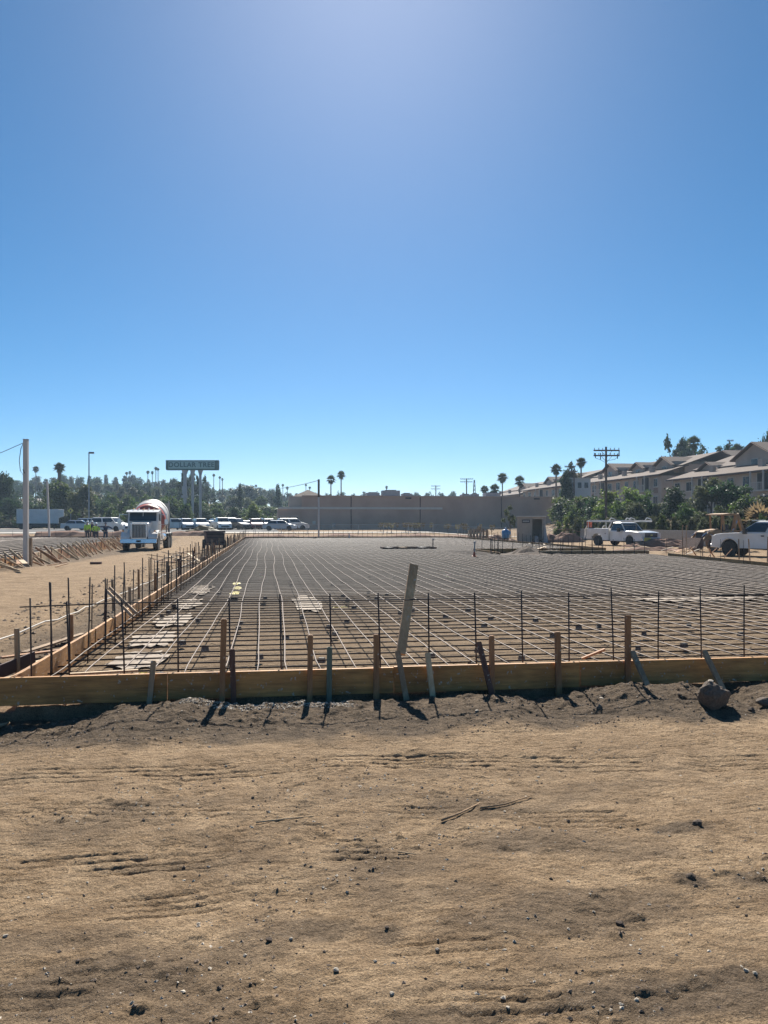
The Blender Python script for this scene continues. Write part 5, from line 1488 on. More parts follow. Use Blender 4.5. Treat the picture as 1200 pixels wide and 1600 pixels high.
# ================================================================= STORE
def store():
    t = thing('store_building', 'long brown windowless store with a cream band along its wall', 'building', (0, 125, 0))
    X0, X1 = 5.4, 47.6; zt = 5.95
    MB().box(((X0 + X1) / 2, 22, 2.4), (X1 - X0, 44, 7.1)).build('wall', M['brownwall'], t)
    MB().box(((X0 + X1) / 2, -.06, zt - .06), (X1 - X0 + .2, .24, .16)).build('parapet_cap', M['brownwall'], t)
    xe = math.tan(math.atan(91 / FPX) + YAW) * 125
    MB().box(((1.5 + xe) / 2, -.075, 3.93), (xe - 1.5, .15, .34)).build('cream_band', M['stripe'], t)
    MB().box((X0 + .05, -.05, 2.5), (.5, .14, 6.8)).build('corner_pier', M['brownwall'], t)
    # pilaster joints
    for i in range(1, 9):
        MB().box((X0 + i * (X1 - X0) / 9, -.012, 2.4), (.06, .03, 6.9)).build('wall_joint', M['brownwall'], t)
    for xx in (13.2, 24.6, 38.4): MB().tube([(xx, -.08, zt - .1), (xx, -.08, -.6)], .07, 6).build('downpipe', M['boxbrown'], t)
    for xx in (10.4, 30.2, 34.6): MB().box((xx, -.03, 1.2), (.6, .07, .5)).build('wall_vent', M['greymetal'], t)
    # entrance wing
    MB().box((3.4, 6, 1.9), (3.9, 11.8, 4.0)).build('entrance_wing', M['brownwall'], t)
    MB().box((4.3, 2.0, 4.8), (2.15, 3.5, 2.0)).build('entrance_tower', M['stucco'], t)
    MB().add([(3.8, 7, 5.97), (9.6, 7, 5.97), (9.6, 14.0, 5.97), (3.8, 14.0, 5.97), (6.7, 10, 7.3)], [(0, 1, 4), (1, 2, 4), (2, 3, 4), (3, 0, 4), (3, 2, 1, 0)]).build('tower_roof', M['rooftile'], t)
    for i in range(3):
        MB().box((2.0 + i * 1.1, .06, 1.5), (.75, .12, 1.9)).build('window', M['winglass'], t)
    MB().box((7.2, -.05, 1.6), (.5, .1, .5)).build('meter_box', M['stripe'], t)
    for (xx, w_, h_) in ((17.5, 2.2, .7), (20.6, 3.0, 1.1), (23.4, 1.6, .6), (33.8, 1.6, .5), (35.4, 1.1, .6), (38.5, 2.6, .8)):
        u = MB().box((xx, 6, zt + h_ / 2), (w_, 2.0, h_)).build('rooftop_unit', M['greymetal'], t)
        MB().box((xx, 6, zt + h_ + .06), (w_ * .6, 1.2, .12)).build('fan_hood', M['darkmetal'], u)
    for xx in (22.6, 44.5):
        MB().box((xx, -.16, zt - .38), (.9, .3, .22)).build('wall_light', M['darkmetal'], t)
    MB().box((27.9, -.03, 1.6), (1.0, .08, 2.1)).build('service_door', M['brownwall'], t)
store()

# ================================================================= SHED / SITE OFFICE
def shed():
    d = 72.5; px = 829; x, y = W(px, d); z = gz(x, y)
    t = thing('site_shed', 'beige metal site shed with a dark open doorway and a small sign', 'shed', (x, y, z), -YAW + math.radians(-14))
    w, dp, h = 2.55, 2.3, 2.42
    # shell built as panels round a doorway in the front face
    MB().box((-w / 2 + .04, dp / 2, h / 2), (.08, dp, h)).build('side_wall', M['shed'], t)
    MB().box((w / 2 - .04, dp / 2, h / 2), (.08, dp, h)).build('side_wall', M['shed'], t)
    MB().box((0, dp - .04, h / 2), (w - .17, .08, h)).build('rear_wall', M['shed'], t)
    MB().box((-.52, .04, h / 2), (1.34, .08, h)).build('front_wall', M['shed'], t)
    MB().box((1.12, .04, h / 2), (.14, .08, h)).build('front_wall', M['shed'], t)
    MB().box((.60, .045, h - .11), (.88, .07, .2)).build('lintel', M['shed'], t)
    MB().box((0, dp / 2 - .05, h + .05), (w + .14, dp + .24, .09)).build('roof', M['trim'], t)
    MB().box((0, dp / 2, .06), (w - .2, dp - .1, .1)).build('floor_panel', M['painted_shade'], t)
    for i in range(7): MB().box((-1.12 + i * .2, -.012, h / 2), (.03, .025, h - .05)).build('siding_rib', M['shed'], t)
    s = MB().box((-.42, -.045, 2.0), (.74, .03, .32)).build('name_plate', M['plate'], t)
    for i, w_ in enumerate((.10, .08, .12, .09, .10)): MB().box((-.66 + i * .12, -.066, 2.01), (w_ * .8, .012, .10)).build('blurred_print', M['whiteprint'], s)
    MB().box((-w / 2 - .01, .5, 1.9), (.03, .55, .7)).build('vent_panel', M['boxbrown'], t)
    # slanted grey sheet leaning at the right corner
    MB().add([(1.22, -.1, 0), (1.62, -.05, 0), (1.25, .1, 2.3), (1.18, -.08, 2.3)], [(0, 1, 2, 3)]).build('corner_flap', M['greymetal'], t)
    mm = t.matrix_basis
    v = mm @ Vector((.55, -.35, 0)); b = MB().tube([(0, 0, 0), (0, 0, .5), (0, 0, .62)], [.2, .22, .1], 10).build('bucket', M['greymetal'], None, (v.x, v.y, gz(v.x, v.y))); tag(b, 'grey drum standing before the open shed doorway', 'bucket')
shed()
def blue_tank():
    d = 66; px = 790; x, y = W(px, d); t = thing('water_tank', 'blue plastic tank on a low stand left of the beige shed', 'tank', (x, y, gz(x, y)))
    MB().box((0, 0, .3), (.5, .5, .06)).beam((-.2, -.2, 0), (-.2, -.2, .3), .05, .05).beam((.2, -.2, 0), (.2, -.2, .3), .05, .05).beam((.2, .2, 0), (.2, .2, .3), .05, .05).beam((-.2, .2, 0), (-.2, .2, .3), .05, .05).build('stand', M['darkmetal'], t)
    R = Matrix.Rotation(math.radians(-90), 4, 'Y')
    MB().lathe([(.34, .26), (.40, .33), (.95, .33), (1.05, .24), (1.10, .12)], 14, R).build('barrel', M['bluetank'], t, smooth=True)
    MB().lathe([(1.10, .10), (1.22, .10), (1.23, .02)], 10, R).build('cap', M['bluetank'], t)
    MB().box((.38, 0, .8), (.12, .2, .3)).build('side_box', M['bluetank'], t)
blue_tank()
def pit_box():
    t = thing('timber_box', 'upright timber form box at the far right corner of the slab', 'form box', (*W(748, 73.5), .0), -YAW)
    for i in range(6): MB().beam((-.75 + i * .3, 0, -.1), (-.75 + i * .3, 0, 1.0 + rnd.uniform(-.05, .1)), .22, .03, up=(0, 1, 0)).build('plank', M['wood_grey'], t)
    MB().box((0, .05, .8), (1.8, .05, .1)).build('rail', M['wood_red'], t)
    MB().box((0, .05, .25), (1.8, .05, .1)).build('rail', M['wood_red'], t)
    for sd in (-1, 1): MB().box((sd * .9, .5, .45), (.04, 1.0, .9)).build('side_panel', M['wood_grey'], t)
pit_box()

# scrap wood heaps
def scrap(px0, px1, py0, py1, n, label, group, mats=('wood_pale', 'wood_grey', 'wood_orange', 'palestone'), lmax=1.0, zb=0.0, name='scrap_board', cat='board', zmax=.3):
    for i in range(n):
        px = rnd.uniform(px0, px1); py = rnd.uniform(py0, py1); d = (CAM_H - zb) * FPX / (py - HOR); x, y = W(px, d); L = rnd.uniform(.35, lmax); a = rnd.uniform(-.6, .6) + (math.pi / 2 if rnd.random() < .2 else 0); s = rnd.uniform(-.25, .35)
        o = MB().beam((-L / 2 * math.cos(a), -L / 2 * math.sin(a), -s * L / 2), (L / 2 * math.cos(a), L / 2 * math.sin(a), s * L / 2), rnd.uniform(.06, .2), .025).build(name, M[rnd.choice(mats)], None, (x, y, gz(x, y) + .06 + rnd.uniform(0, zmax)))
        tag(o, label, cat, group)
scrap(246, 312, 872, 889, 22, 'offcut in the pile of pale scrap wood on the haul road edge', 'scrap wood beside the haul road', lmax=1.5)
scrap(812, 868, 856, 868, 26, 'pale scrap on the soil heap in the notched recess', 'pale scrap in the notched recess', mats=('palestone', 'wood_pale', 'sheet'), lmax=.55)
scrap(858, 900, 836, 842, 40, 'plank in the heap of scrap lumber right of the shed', 'lumber heap right of the shed', lmax=2.0, zmax=1.1)
scrap(750, 780, 836, 842, 8, 'scrap plank at the far corner left of the blue tank', 'scrap left of the blue tank', lmax=1.2)
scrap(960, 1100, 856, 861, 16, 'loose scrap between the recess boards and the trucks', 'scrap before the trucks', lmax=.9)
scrap(0, 100, 878, 892, 8, 'scrap board beside the second slab form', 'scrap beside the second slab', lmax=.9)
# heaps of soil
def heap(px, d, rx, ry, h, m, label, seed, name='soil_heap', z=None):
    x, y = W(px, d); r = random.Random(seed); n = 22; mb = MB(); vs = []; fs = []
    rings = 6
    from mathutils import noise
    for k in range(rings + 1):
        q = k / rings
        for i in range(n):
            a = 2 * math.pi * i / n; xx = rx * q * math.cos(a); yy = ry * q * math.sin(a)
            zz = h * (1 - q ** 1.6) * (1 + .7 * noise.noise(Vector((xx * 1.2 + seed, yy * 1.2, 0)))) + .08 * noise.noise(Vector((xx * 5, yy * 5, seed))) - .06 * (k == rings)
            vs.append((xx, yy, zz))
    for k in range(rings):
        for i in range(n): fs.append((k * n + i, k * n + (i + 1) % n, (k + 1) * n + (i + 1) % n, (k + 1) * n + i))
    o = mb.add(vs, fs).build(name, M[m], None, (x, y, gz(x, y) if z is None else z)); tag(o, label, 'soil heap'); return o
heap(835, 36.5, 2.2, 1.2, .42, 'clod', 'grey soil heap inside the notched recess under pale scrap', 1)
heap(878, 74, 2.6, 1.2, .9, 'redsoil', 'brown heap under the scrap lumber right of the shed', 2)
heap(770, 80, 2.6, 1.2, .5, 'redsoil', 'reddish heap left of the blue tank', 3)
heap(1010, 52, 2.8, .8, .22, 'redsoil', 'low reddish soil heap before the service truck', 4)
heap(1040, 60, 4.0, .9, .55, 'redsoil', 'brown soil heap in front of the low wall between truck and backhoe', 5)
heap(318, 90, 2.4, .9, .75, 'weed', 'dry weedy mound in front of the parked white suv', 6, 'weed_mound')
# long soil bank at the far end
def bank(x0, x1, y, h, wdt, m, label, seed):
    n = int((x1 - x0) / .6); vs = []; fs = []; r = random.Random(seed)
    for i in range(n + 1):
        x = x0 + (x1 - x0) * i / n; g = gz(x, y); hh = h * (1 + .25 * math.sin(x * .9 + seed) + r.uniform(-.2, .2))
        for (dy, z) in ((-wdt, -.05), (-wdt * .45, hh * .7), (0, hh), (wdt * .5, hh * .7), (wdt, -.05)): vs.append((x, y + dy + r.uniform(-.06, .06), g + z))
    for i in range(n):
        for j in range(4): a = i * 5 + j; fs.append((a, a + 1, a + 6, a + 5))
    o = MB().add(vs, fs).build('soil_bank', M[m]); tag(o, label, 'soil bank'); return o
bank(-2.5, 24, 79.5, .34, 1.2, 'redsoil', 'low brown soil bank along the far end of the slab', 1)
bank(-24, -5, 85.5, .42, 1.0, 'redsoil', 'low brown soil bank beyond the mixer truck and haul road', 2)
bank(-58, -24.5, 84, .30, 1.0, 'redsoil', 'low brown soil bank behind the second slab', 3)
# dowels beyond, on the far bank of the second slab
for i in range(36):
    xx = -56 + i * 1.35
    if -12 < xx < -3: continue
    dowel(xx, 80.8, rnd.choice(DMF), 'thin dowel on the far edge of the second slab', 'dowels on the far edge of the second slab', .03)

# slab block-out, cone, stub pipes
def blockout():
    x, y = W(638, 44.0)
    t = thing('pit_frame', 'flat dark block-out frame lying in the rebar grid with pale tags', 'block-out frame', (x, y, .12), 0)
    MB().box((0, -.55, .06), (3.0, .05, .14)).box((0, .55, .06), (3.0, .05, .14)).box((-1.5, 0, .06), (.05, 1.15, .14)).box((1.5, 0, .06), (.05, 1.15, .14)).build('frame', M['wood_red'], t)
    MB().box((0, 0, .03), (2.9, 1.0, .04)).build('pit_shade', M['painted_shade'], t)  # flat dark panel painting the shade down in the pit
    for xx, m in ((-1.15, 'whiteprint'), (-.35, 'wood_pale'), (.75, 'whiteprint')): MB().box((xx, -.2, .11), (.30, .5, .03), Matrix.Rotation(.5, 3, 'Z')).build('tag', M[m], t)
blockout()
x, y = W(741, 33.5)
t = thing('marker_cone', 'small red orange cone around an upright pipe in the middle of the slab', 'cone', (x, y, .16))
MB().lathe([(0, .11), (.03, .11), (.04, .07), (.22, .03)], 12, Matrix.Rotation(math.radians(-90), 4, 'Y')).build('cone', M['orange'], t)
MB().tube([(0, 0, 0), (.03, .02, .62)], .03, 6).box((.03, .02, .64), (.09, .09, .05)).build('pipe', M['greymetal'], t)
x, y = W(676.5, 44)
t = thing('stub_pipe', 'stub pipe standing right behind the flat block-out frame', 'pipe', (x, y, .05))
MB().tube([(0, 0, 0), (.0, 0, .62)], .03, 6).build('pipe', M['darkmetal'], t); MB().box((.02, 0, .64), (.14, .06, .06)).build('valve', M['greymetal'], t)
x, y = W(545.5, 72); t = MB().tube([(0, 0, 0), (0, 0, .55)], .045, 6).build('white_stub', M['whiteprint'], None, (x, y, .05)); tag(t, 'short white pipe stub near the far end of the slab', 'pipe')
x, y = W(1080, 40.5)
for i, (dx_, hh_) in enumerate(((-.5, 1.55), (-.28, 1.55))):
    o = MB().tube([(0, 0, 0), (0, 0, hh_), (.03, 0, hh_ + .12)], [.02, .02, .05], 6).build('survey_stake', M['wood_grey'], None, (x + dx_, y, gz(x + dx_, y))); tag(o, 'thin dark topped lath standing left of the backhoe', 'lath', 'laths left of the backhoe')
for (px, py, hh_) in ((1069, 868, .55), (1155, 878, 1.05), (1172, 880, 1.05), (1199, 884, 1.15), (1098, 868, .5), (1110, 868, .45)):
    d = (CAM_H + .15) * FPX / (py - HOR); x, y = W(px, d); short_stake(x, y, hh_, 'wood_grey', 'grey stake outside the pickup side form', 'stakes outside the pickup side form', .06)
for i, (px, py, dx2) in enumerate(((1063, 868, .7), (1089, 866, -.5), (1103, 868, .5), (1118, 869, -.5), (1129, 870, .4))):
    d = (CAM_H + .1) * FPX / (py - HOR); x, y = W(px, d)
    o = MB().beam((0, 0, 0), (dx2, -.2, .55), .06, .03).build('kicker_board', M['wood_orange'], None, (x, y, gz(x, y))); tag(o, 'diagonal kicker behind the pickup side form', 'brace', 'kickers behind the pickup side form')
o = MB().box((0, 0, .05), (.45, .22, .1)).build('brick_block', M['wood_red'], None, (*W(150, 33), gz(*W(150, 33)))); tag(o, 'lone brown block lying on the open haul road', 'block')

# ================================================================= SECOND SLAB (left)
SXA = lambda y: -9.9 - (y - 30) * .068
t2 = thing('rebar_mat', 'second rebar grid on the slab beyond the haul road', 'rebar mat')
y = 28
while y < 79:
    MB().tube(wavy(-60, y, SXA(y) - .1, y, .17, int(y * 10), seg=8), .011, 3).build('cross_rebar', M['rebar_dark'], t2); y += .55
x = -58
while x < -10.4:
    ya = 26; MB().tube(wavy(x, max(ya, 27), x - 2.0 * (x > -20), 79, .185, int(-x * 10), seg=6), .011, 3).build('long_rebar', M['rebar'], t2); x += .8
lf2 = thing('formwork', 'braced timber edge form of the second slab across the haul road', 'formwork')
y = 20
while y < 78:
    y2 = min(y + 3.6, 78); board(SXA(y), y + .005, SXA(y2), y2 - .005, -.33 * float(S(24, 48, y)) - .05, .28, parent=lf2, m=rnd.choice(['wood_pale', 'wood_board', 'wood_orange'])); y = y2
y = 20.5; i = 0
while y < 78:
    xx = SXA(y); g = gz(xx + 1.0, y)
    o = MB().beam((.05, rnd.uniform(-.1, .1), rnd.uniform(.36, .60)), (rnd.uniform(.55, 1.3), rnd.uniform(-.5, .35), g - .05), rnd.uniform(.06, .10), .035, up=(0, 1, 0)).build('kicker_board', M[rnd.choice(['wood_pale', 'wood_orange', 'wood_pale'])], None, (xx, y, 0)); tag(o, 'diagonal kicker bracing the second slab form', 'brace', 'kickers along the second slab form')
    if i % 2 == 0: short_stake(xx + .06, y + .2, .55, 'wood_red', 'stake on the second slab form', 'stakes along the second slab form', z=-.05)
    y += rnd.choice([.55, .8, .95, 1.5]); i += 1
# reddish far board of second slab
board(-58, 79.4, -13.5, 79.4, -.1, .28, parent=lf2, m='wood_red')
# ================================================================= APARTMENTS
def gable_roof(x0, x1, y0, y1, ze, zr, axis, th=.18, over=.5):
    """closed gable prism with thickness; axis 'y': ridge runs along y"""
    mb = MB()
    if axis == 'y':
        xm = (x0 + x1) / 2
        s = (zr - ze) / ((x1 - x0) / 2)
        P = [(x0 - over, ze - s * over), (xm, zr), (x1 + over, ze - s * over), (x1 + over, ze - s * over - th), (xm, zr - th), (x0 - over, ze - s * over - th)]
        vs = [(a, y, b) for y in (y0 - over, y1 + over) for a, b in P]
    else:
        ym = (y0 + y1) / 2
        s = (zr - ze) / ((y1 - y0) / 2)
        P = [(y0 - over, ze - s * over), (ym, zr), (y1 + over, ze - s * over), (y1 + over, ze - s * over - th), (ym, zr - th), (y0 - over, ze - s * over - th)]
        vs = [(x, a, b) for x in (x0, x1) for a, b in P]
    n = 6
    fs = [(0, 1, 4, 5), (1, 2, 3, 4), (n + 5, n + 4, n + 1, n), (n + 4, n + 3, n + 2, n + 1)] + [(i, (i + 1) % n, n + (i + 1) % n, n + i) for i in range(n)]
    mb.add(vs, fs); return mb

def apartment(Y0, Y1, XF, zg, ze, label, gables, seed, bal=(), depth=15, endwall=True):
    r = random.Random(seed)
    t = thing('apartment_building', label, 'apartment building', (XF, Y0, zg))
    L = Y1 - Y0; h = ze - zg
    # main body, its facade faces -x (the site)
    MB().box((depth / 2, L / 2, (h - 1.0) / 2 - .5), (depth, L, h + 1.0 - .02)).build('wall', M['stucco'], t)
    # lower roof band rising to the set-back storey
    z0 = h - .02; 
    vs = []
    for y in (-.7, L + .7):
        vs += [(-.8, y, z0 - .30), (4.2, y, z0 + 1.25), (4.2, y, z0 + 1.05), (-.8, y, z0 - .48)]
    MB().add(vs, [(0, 1, 2, 3), (7, 6, 5, 4), (0, 4, 5, 1), (1, 5, 6, 2), (2, 6, 7, 3), (3, 7, 4, 0)]).build('lower_roof', M['rooftile'], t)
    MB().box((-.82, L / 2, z0 - .41), (.05, L + 1.4, .22)).build('fascia', M['boxbrown'], t)
    # set back storey
    up = 1.35
    MB().box((4.0 + (depth - 4) / 2, L / 2, h + up / 2 + .02), (depth - 4.05, L - .4, up)).build('upper_wall', M['stucco'], t)
    gable_roof(3.8, depth + .4, 0, L, h + up + .0, h + up + 2.0, 'y').build('roof', M['rooftile'], t)
    for (gy, gw, zoff) in gables:
        # cross gable facing the site
        gz0 = h + up + zoff - .3; gr = gz0 + gw * .225
        MB().box((6.0, gy, (h + gz0) / 2 + .2), (5.6, gw, gz0 - h - .4 + .8)).build('gable_wall', M['stucco'], t)
        MB().add([(3.22, gy - gw / 2, gz0), (3.22, gy + gw / 2, gz0), (3.22, gy, gr - .12), (6.5, gy - gw / 2, gz0), (6.5, gy + gw / 2, gz0), (6.5, gy, gr - .12)], [(0, 1, 2), (5, 4, 3), (0, 3, 4, 1), (1, 4, 5, 2), (2, 5, 3, 0)]).build('gable_wall', M['stucco'], t)
        g = gable_roof(2.7, 9.5, gy - gw / 2, gy + gw / 2, gz0, gr, 'x', over=.45)
        g.build('gable_roof', M['rooftile'], t)
        s = (gr - gz0) / (gw / 2)
        MB().beam((2.66, gy - gw / 2 - .45, gz0 - s * .45 - .1), (2.66, gy, gr - .1), .06, .24, up=(1, 0, 0)).beam((2.66, gy + gw / 2 + .45, gz0 - s * .45 - .1), (2.66, gy, gr - .1), .06, .24, up=(1, 0, 0)).build('barge_board', M['stucco2'], t)
        wdw = MB().box((3.17, gy, gz0 - .75), (.08, 1.5, 1.0)).build('window', M['trim'], t)
        MB().box((3.12, gy, gz0 - .75), (.03, 1.3, .8)).build('pane', M['winglass'], wdw)
    # openings on the facade
    floors = [h - 1.55, h - 4.35]
    nb = int(L / 3.3)
    for k in range(nb):
        yy = 1.7 + k * (L - 3.0) / max(1, nb - 1)
        isb = k in bal
        for fz in floors:
            if fz < .6: continue
            if isb:
                b = MB().box((-.02, yy, fz - .15), (.08, 2.5, 2.3)).build('balcony', M['trim'], t)
                MB().box((-.07, yy, fz - .10), (.05, 2.2, 2.05)).build('recess', M['painted_shade'], b)  # flat dark panel on the wall, painting the shade of a balcony opening
                MB().box((-.55, yy, fz - 1.28), (1.0, 2.6, .14)).build('balcony_floor', M['trim'], b)
                MB().box((-.9, yy - 1.27, fz - .05), (.16, .14, 2.45)).box((-.9, yy + 1.27, fz - .05), (.16, .14, 2.45)).build('balcony_post', M['trim'], b)
                mb = MB().box((-.98, yy, fz - .28), (.05, 2.4, .06))
                for q in range(9): mb.box((-.98, yy - 1.1 + q * .275, fz - .75), (.03, .05, .9))
                mb.build('railing', M['trim'], b)
            else:
                wd = r.choice([1.1, 1.3, 1.6])
                w_ = MB().box((-.035, yy, fz), (.09, wd + .24, 1.45)).build('window', M['trim'], t)
                MB().box((-.085, yy, fz), (.03, wd, 1.22)).build('pane', M['winglass'], w_)
                MB().box((-.105, yy, fz), (.02, .05, 1.22)).build('mullion', M['trim'], w_)
                if r.random() < .5: MB().box((-.02, yy, fz - 1.25), (.06, wd + .24, .85)).build('siding_panel', M['stucco2'], t)
    for k in range(3):
        yy = L * (k + .6) / 3.3
        ch = MB().box((1.6, yy, h + .75), (.5, .9, .9)).build('roof_vent', M['stucco'], t)
        MB().box((1.6, yy, h + 1.23), (.6, 1.0, .07)).build('vent_cap', M['trim'], ch)
    if endwall:
        for xx in (2.5, 8.5, 12.0):
            w_ = MB().box((xx, -.03, h - 1.55), (1.4, .08, 1.3)).build('window', M['trim'], t)
            MB().box((xx, -.08, h - 1.55), (1.2, .03, 1.1)).build('pane', M['winglass'], w_)
    return t
apartment(72, 108.5, 60, 2.4, 8.35, 'nearest beige apartment building with brown tiled roofs at the right edge', [(21.5, 8.6, .9), (32.3, 4.6, .0), (5, 7, .6)], 1, bal=(2, 4, 8))
apartment(113, 146, 60.5, 2.8, 9.45, 'middle beige apartment building behind the tall utility pole', [(5.0, 6.0, .5), (14.0, 4.6, .6), (25, 6.0, .9)], 2, bal=(1, 6))
apartment(155, 181, 61, 3.2, 9.6, 'farthest apartment building beyond the store with a tiled roof', [(6, 5.0, .7), (16, 5, .4)], 3, bal=(3,))
apartment(186, 214, 62, 3.2, 9.0, 'distant apartment roof just peeping over the end of the store', [(6, 6.5, .2)], 4)
apartment(96, 140, 80, 5.2, 11.2, 'upper apartment building whose roof shows behind the first row', [(8, 8, .9), (20, 8, .8), (36, 8, .9)], 5, endwall=False)
wb_ = thing('white_shed', 'small white boxy structure among trees beside the store corner', 'building', (*W(902, 128), 6.0), -YAW)
MB().box((0, 0, 1.3), (3.6, 3, 3.0)).build('wall', M['whiteprint'], wb_)
MB().box((0, 0, 2.86), (3.9, 3.3, .12)).build('roof', M['trim'], wb_)
for i in range(3): MB().box((-1.1 + i * 1.1, -1.52, 1.7), (.6, .05, .9)).build('window', M['winglass'], wb_)

# hillside houses on the left
def house(px, py, d, wpx, label, wall='house1', roof='houseroof', ang=0, hp=9):
    x, y = W(px, d); w = wpx * d / FPX; z = ZP(py, d) - 4.0; t = thing('hillside_house', label, 'house', (x, y, z), -YAW + ang, None)
    h = 2.6; dp = 7
    g = gzb(x, y); 
    MB().box((0, dp / 2, (h - (z - g) - .5) / 2 - 0), (w * .92, dp, h + (z - g) + .5)).build('wall', M[wall], t)
    rz = h; ov = .4
    P = [(-w / 2 - ov, -ov, rz), (w / 2 + ov, -ov, rz), (w / 2 + ov, dp + ov, rz), (-w / 2 - ov, dp + ov, rz), (-w * .28, dp / 2, rz + 1.5), (w * .28, dp / 2, rz + 1.5)]
    MB().add(P, [(0, 1, 5, 4), (1, 2, 5), (2, 3, 4, 5), (3, 0, 4), (3, 2, 1, 0)]).build('roof', M[roof], t)
    for i in range(3):
        w_ = MB().box((-w * .3 + i * w * .3, -.03, 1.5), (w * .13, .06, 1.0)).build('window', M['trim'], t); MB().box((-w * .3 + i * w * .3, -.07, 1.5), (w * .11, .03, .85)).build('pane', M['winglass'], w_)
house(176, 790, 165, 34, 'low house with a broad pale roof right above the workers')
house(8, 812, 150, 34, 'red brown house at the far left beside the grey trailer', 'redhouse', 'rooftile')
house(48, 779, 230, 36, 'long pale roofed house on the hill behind the tall pale pole')
house(216, 790, 200, 24, 'small white house behind the mixer drum')
house(352, 800, 170, 26, 'pale house half hidden by trees right of the sign posts')
house(90, 768, 280, 22, 'small pale house high on the left hill')
house(372, 792, 220, 22, 'low white house among trees left of the store entrance')

# ================================================================= TREES
def crown_mesh(name, blobs, n, leaf, m, seed, droop=0.0, shell=.55):
    r = np.random.RandomState(seed)
    vol = np.array([b[3] * b[4] * b[5] for b in blobs]); idx = r.choice(len(blobs), n, p=vol / vol.sum())
    # clumps inside every blob
    B = np.array(blobs)
    nc = 14
    cd = r.normal(size=(len(blobs), nc, 3)); cd /= np.linalg.norm(cd, axis=2, keepdims=True)
    cr = r.uniform(shell, 1.02, (len(blobs), nc, 1)); cl = cd * cr
    ci = r.randint(0, nc, n)
    p = cl[idx, ci] + r.normal(size=(n, 3)) * .20
    dirn = p / (np.linalg.norm(p, axis=1, keepdims=True) + 1e-6)
    P = B[idx, :3] + p * B[idx, 3:6]
    nrm = dirn * .6 + r.normal(size=(n, 3)) * .7; nrm[:, 2] += .35; nrm /= np.linalg.norm(nrm, axis=1, keepdims=True)
    u = np.cross(nrm, r.normal(size=(n, 3))); u /= np.linalg.norm(u, axis=1, keepdims=True); v = np.cross(nrm, u)
    s = leaf * r.uniform(.6, 1.35, (n, 1)); u = u * s * .5; v = v * s * .30
    q = np.stack([P - u, P - u * .1 - v, P + u, P + u * .1 + v], 1).reshape(-1, 3)
    f = np.arange(n * 4).reshape(-1, 4)
    me = bpy.data.meshes.new(name); me.from_pydata(q.tolist(), [], f.tolist()); me.materials.append(M[m]); return me
def trunk_mesh(h, r0, blobs, seed, m='bark'):
    r = random.Random(seed); mb = MB()
    mb.tube([(0, 0, -.4), (r.uniform(-.1, .1), r.uniform(-.1, .1), h * .3), (r.uniform(-.2, .2), 0, h * .6), (0, 0, h * .85)], [r0, r0 * .8, r0 * .55, r0 * .2], 7)
    for b in blobs[:7]:
        zs = h * r.uniform(.25, .5); mb.tube([(0, 0, zs), (b[0] * .5, b[1] * .5, (zs + b[2]) / 2 + .2), (b[0] * .95, b[1] * .95, b[2])], [r0 * .45, r0 * .3, r0 * .1], 5)
    return mb.mesh('trunk', M[m])
def make_kind(kind, seed, m):
    r = random.Random(seed); bl = []
    # unit tree: height 10, nominal
    if kind == 'broad':
        for i in range(11):
            a = r.uniform(0, 6.28); q = r.uniform(0, 3.0); z = r.uniform(4.2, 8.0); bl.append((q * math.cos(a), q * math.sin(a), z, r.uniform(1.3, 2.1), r.uniform(1.3, 2.1), r.uniform(1.1, 1.7)))
        bl.append((0, 0, 8.3, 1.7, 1.7, 1.5)); n = 5200; leaf = .50; th = 8
    elif kind == 'round':
        for i in range(12):
            a = r.uniform(0, 6.28); q = r.uniform(.8, 2.6); z = r.uniform(2.2, 7.6); bl.append((q * math.cos(a), q * math.sin(a), z, r.uniform(1.4, 2.0), r.uniform(1.4, 2.0), r.uniform(1.3, 1.9)))
        bl.append((0, 0, 8.0, 1.8, 1.8, 1.7)); n = 5200; leaf = .46; th = 7
    elif kind == 'tall':
        for i in range(12):
            a = r.uniform(0, 6.28); z = r.uniform(3.5, 9.0); q = r.uniform(0, 1.7) * (1.15 - abs(z - 6) / 8); bl.append((q * math.cos(a), q * math.sin(a), z, r.uniform(.8, 1.3), r.uniform(.8, 1.3), r.uniform(.9, 1.4)))
        bl.append((0, 0, 9.2, .7, .7, .8)); n = 3200; leaf = .45; th = 9
    elif kind == 'euca':
        for i in range(15):
            a = r.uniform(0, 6.28); z = r.uniform(4.0, 9.2); q = r.uniform(.6, 3.3); bl.append((q * math.cos(a), q * math.sin(a), z, r.uniform(.6, 1.05), r.uniform(.6, 1.05), r.uniform(.5, .9)))
        n = 3000; leaf = .42; th = 9
    elif kind == 'bush':
        for i in range(9):
            a = r.uniform(0, 6.28); q = r.uniform(0, 3.2); z = r.uniform(1.5, 6.0); bl.append((q * math.cos(a), q * math.sin(a), z, r.uniform(1.8, 2.6), r.uniform(1.8, 2.6), r.uniform(1.8, 2.6)))
        bl.append((0, 0, 7.0, 2.2, 2.2, 2.6)); n = 6500; leaf = .62; th = 5
    cm = crown_mesh('crown', bl, n, leaf, m, seed, shell=.35 if kind != 'euca' else .2)
    return cm, trunk_mesh(th, .26 if kind != 'bush' else .3, bl, seed), 10.0
TK = {}
